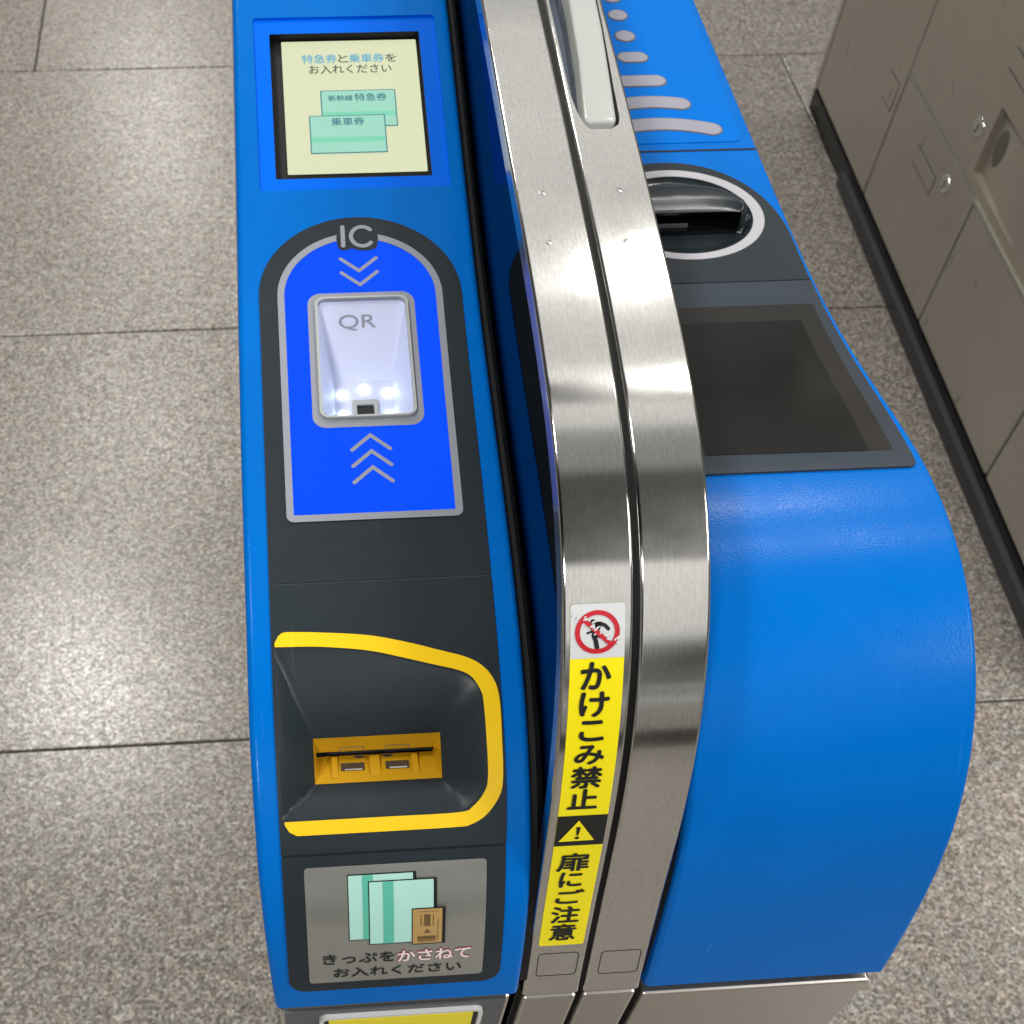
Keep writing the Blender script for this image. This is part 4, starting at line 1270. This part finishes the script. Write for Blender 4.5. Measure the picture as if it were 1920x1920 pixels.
dimple(.1769, .9690, rail2)

# ================================================================== LOCKERS
LK = thing('coin_locker', 'brownish grey metal coin lockers with keyholes and recessed grip, right of the gates', 'coin locker', (1.184, 2.517, 0), math.radians(-2.26))
D = .012
bm_obj('locker_body', box_bm(D, .60, -1.552, 0, .047, 1.95, .003), LOCKER_GAP, LK)
bm_obj('end_panel', box_bm(-.0005, .60, .0005, .018, .047, 1.95, .004), LOCKER, LK)
bm_obj('end_panel', box_bm(-.0005, .60, -1.568, -1.5505, .047, 1.95, .004), LOCKER, LK)
bm_obj('plinth', box_bm(.0005, .58, -1.552, .010, 0, .0455), PLINTH, LK)
CW = .3872
def plate_groove(y0, y1, z0, z1, parent, dep=.0016):
    """shallow embossed number plate"""
    bm = box_bm(-.0012, .002, y0, y1, z0, z1, .0008, 2)
    bm_obj('number_plate', bm, LOCKER, parent)
    bm = bmesh.new()
    w = .0022
    for a, b_, c, d in ((y0 - w, y1 + w, z1, z1 + w), (y0 - w, y0, z0 - w, z1), (y0, y1 + w, z0 - w, z0)):
        q = [bm.verts.new(p) for p in ((-.0004, a, c), (-.0004, b_, c), (-.0004, b_, d), (-.0004, a, d))]
        bm.faces.new(q)
    bm_obj('plate_groove', bm, LOCKER_GAP, parent)
def lock(y, z, parent):
    bm = bmesh.new()
    rg = []
    for r_, x in ((.0165, .001), (.0160, -.0025), (.0135, -.0040), (.0105, -.0036), (.0095, -.0015), (.0050, -.0012), (.0042, -.0026)):
        rg.append([bm.verts.new((x, y + r_ * math.cos(t), z + r_ * math.sin(t))) for t in np.linspace(0, 2 * PI, 28, endpoint=False)])
    for a, b_ in zip(rg[:-1], rg[1:]):
        for i in range(28):
            j = (i + 1) % 28
            bm.faces.new((a[i], a[j], b_[j], b_[i]))
    bm.faces.new(rg[-1])
    bm_obj('lock', bm, CHROME, parent, smooth=True)
    bm_obj('keyhole', box_bm(-.0036, -.0020, y - .0007, y + .0007, z - .0038, z + .0038), BLACK, parent)
def door(y0, y1, z0, z1, hole=None):
    """door leaf between y0 > y1; optional recessed grip (y0, y1, z0, z1)"""
    g = .0030
    if not hole:
        return bm_obj('door', box_bm(0, D + .006, y1 + g, y0 - g, z0 + g, z1 - g, .0030, 3), LOCKER, LK)
    bm = bmesh.new()
    ys = [y1 + g, hole[1], hole[0], y0 - g]
    zs = [z0 + g, hole[2], hole[3], z1 - g]
    V = {}
    for i, y in enumerate(ys):
        for j, z in enumerate(zs):
            V[i, j] = bm.verts.new((0, y, z))
    for i in range(3):
        for j in range(3):
            if (i, j) != (1, 1):
                bm.faces.new((V[i, j], V[i + 1, j], V[i + 1, j + 1], V[i, j + 1]))
    # back edges of the leaf
    ol = [V[0, 0], V[1, 0], V[2, 0], V[3, 0], V[3, 1], V[3, 2], V[3, 3], V[2, 3], V[1, 3], V[0, 3], V[0, 2], V[0, 1]]
    bk = [bm.verts.new((D + .006, v.co.y, v.co.z)) for v in ol]
    for i in range(12):
        j = (i + 1) % 12
        bm.faces.new((ol[i], ol[j], bk[j], bk[i]))
    # grip: deep at the hinge-side edge, running out to the surface
    a, b_, c, d = V[1, 1], V[2, 1], V[2, 2], V[1, 2]
    e0, e1 = bm.verts.new((.012, hole[0], hole[2] + .003)), bm.verts.new((.012, hole[0], hole[3] - .003))
    f0, f1 = bm.verts.new((.003, hole[1] + .004, hole[2] + .004)), bm.verts.new((.003, hole[1] + .004, hole[3] - .004))
    bm.faces.new((b_, c, e1, e0))
    bm.faces.new((e0, e1, f1, f0))
    bm.faces.new((a, b_, e0, f0))
    bm.faces.new((d, f1, e1, c))
    bm.faces.new((a, f0, f1, d))
    return bm_obj('door', bm, LOCKER, LK)
Z1 = .305
d1 = door(-.002, -CW, .050, 1.10)
plate_groove(-.367, -.316, .218, .268, d1)
d2 = door(-CW, -2 * CW, .050, Z1)
plate_groove(-.627, -.527, .216, .245, d2)
lock(-.667, .262, d2)
d3 = door(-2 * CW, -3 * CW, .050, Z1)
d4 = door(-3 * CW, -4 * CW, .050, Z1)
lock(-.667 - 2 * CW, .262, d4)
d5 = door(-CW, -3 * CW, Z1, .860, (-.730, -.932, .326, .442))
lock(-.692, .384, d5)
plate_groove(-.775, -.700, .490, .520, d5)
bm = bmesh.new()
rg = []
for sc, x in ((1.0, .0094), (.85, .0092), (.5, .0091)):
    rg.append([bm.verts.new((x, -.762 + .017 * sc * math.cos(t), .388 + .030 * sc * math.sin(t))) for t in np.linspace(0, 2 * PI, 24, endpoint=False)])
for a, b_ in zip(rg[:-1], rg[1:]):
    for i in range(24):
        bm.faces.new((a[i], a[(i + 1) % 24], b_[(i + 1) % 24], b_[i]))
bm.faces.new(rg[-1])
bm_obj('grip_shade', bm, LOCKER_SHADE, d5, smooth=True)  # flat dark oval painting the shade in the grip's dish
d6 = door(-3 * CW, -4 * CW, Z1, .860)
d7 = door(-CW, -3 * CW, .860, 1.40)
d8 = door(-.002, -CW, 1.10, 1.94)
d9 = door(-3 * CW, -4 * CW, .860, 1.40)
d10 = door(-CW, -3 * CW, 1.40, 1.94)
d11 = door(-3 * CW, -4 * CW, 1.40, 1.94)
bm_obj('door_trim', box_bm(-.0022, .004, -2 * CW, -CW - .003, Z1 - .0012, Z1 + .0012, .0004), LOCKER_EDGE, LK)
bm_obj('door_trim', box_bm(-.0040, .004, -4 * CW, -2 * CW - .001, Z1 - .0040, Z1 + .0030, .0012), LOCKER_EDGE, LK)

# cable duct along the foot of the lockers
CD = thing('cable_duct', 'long black cable duct with a dark grey lid lying along the foot of the lockers', 'cable duct', (1.1625, 2.240, 0), math.radians(-2.26))
bm_obj('duct_body', box_bm(-.0005, .0175, -1.30, 0, 0, .0290, .0015), DUCT, CD)
bm_obj('duct_lid', box_bm(-.0002, .0125, -1.30, -.001, .0285, .0305, .0006), DUCT_TOP, CD)
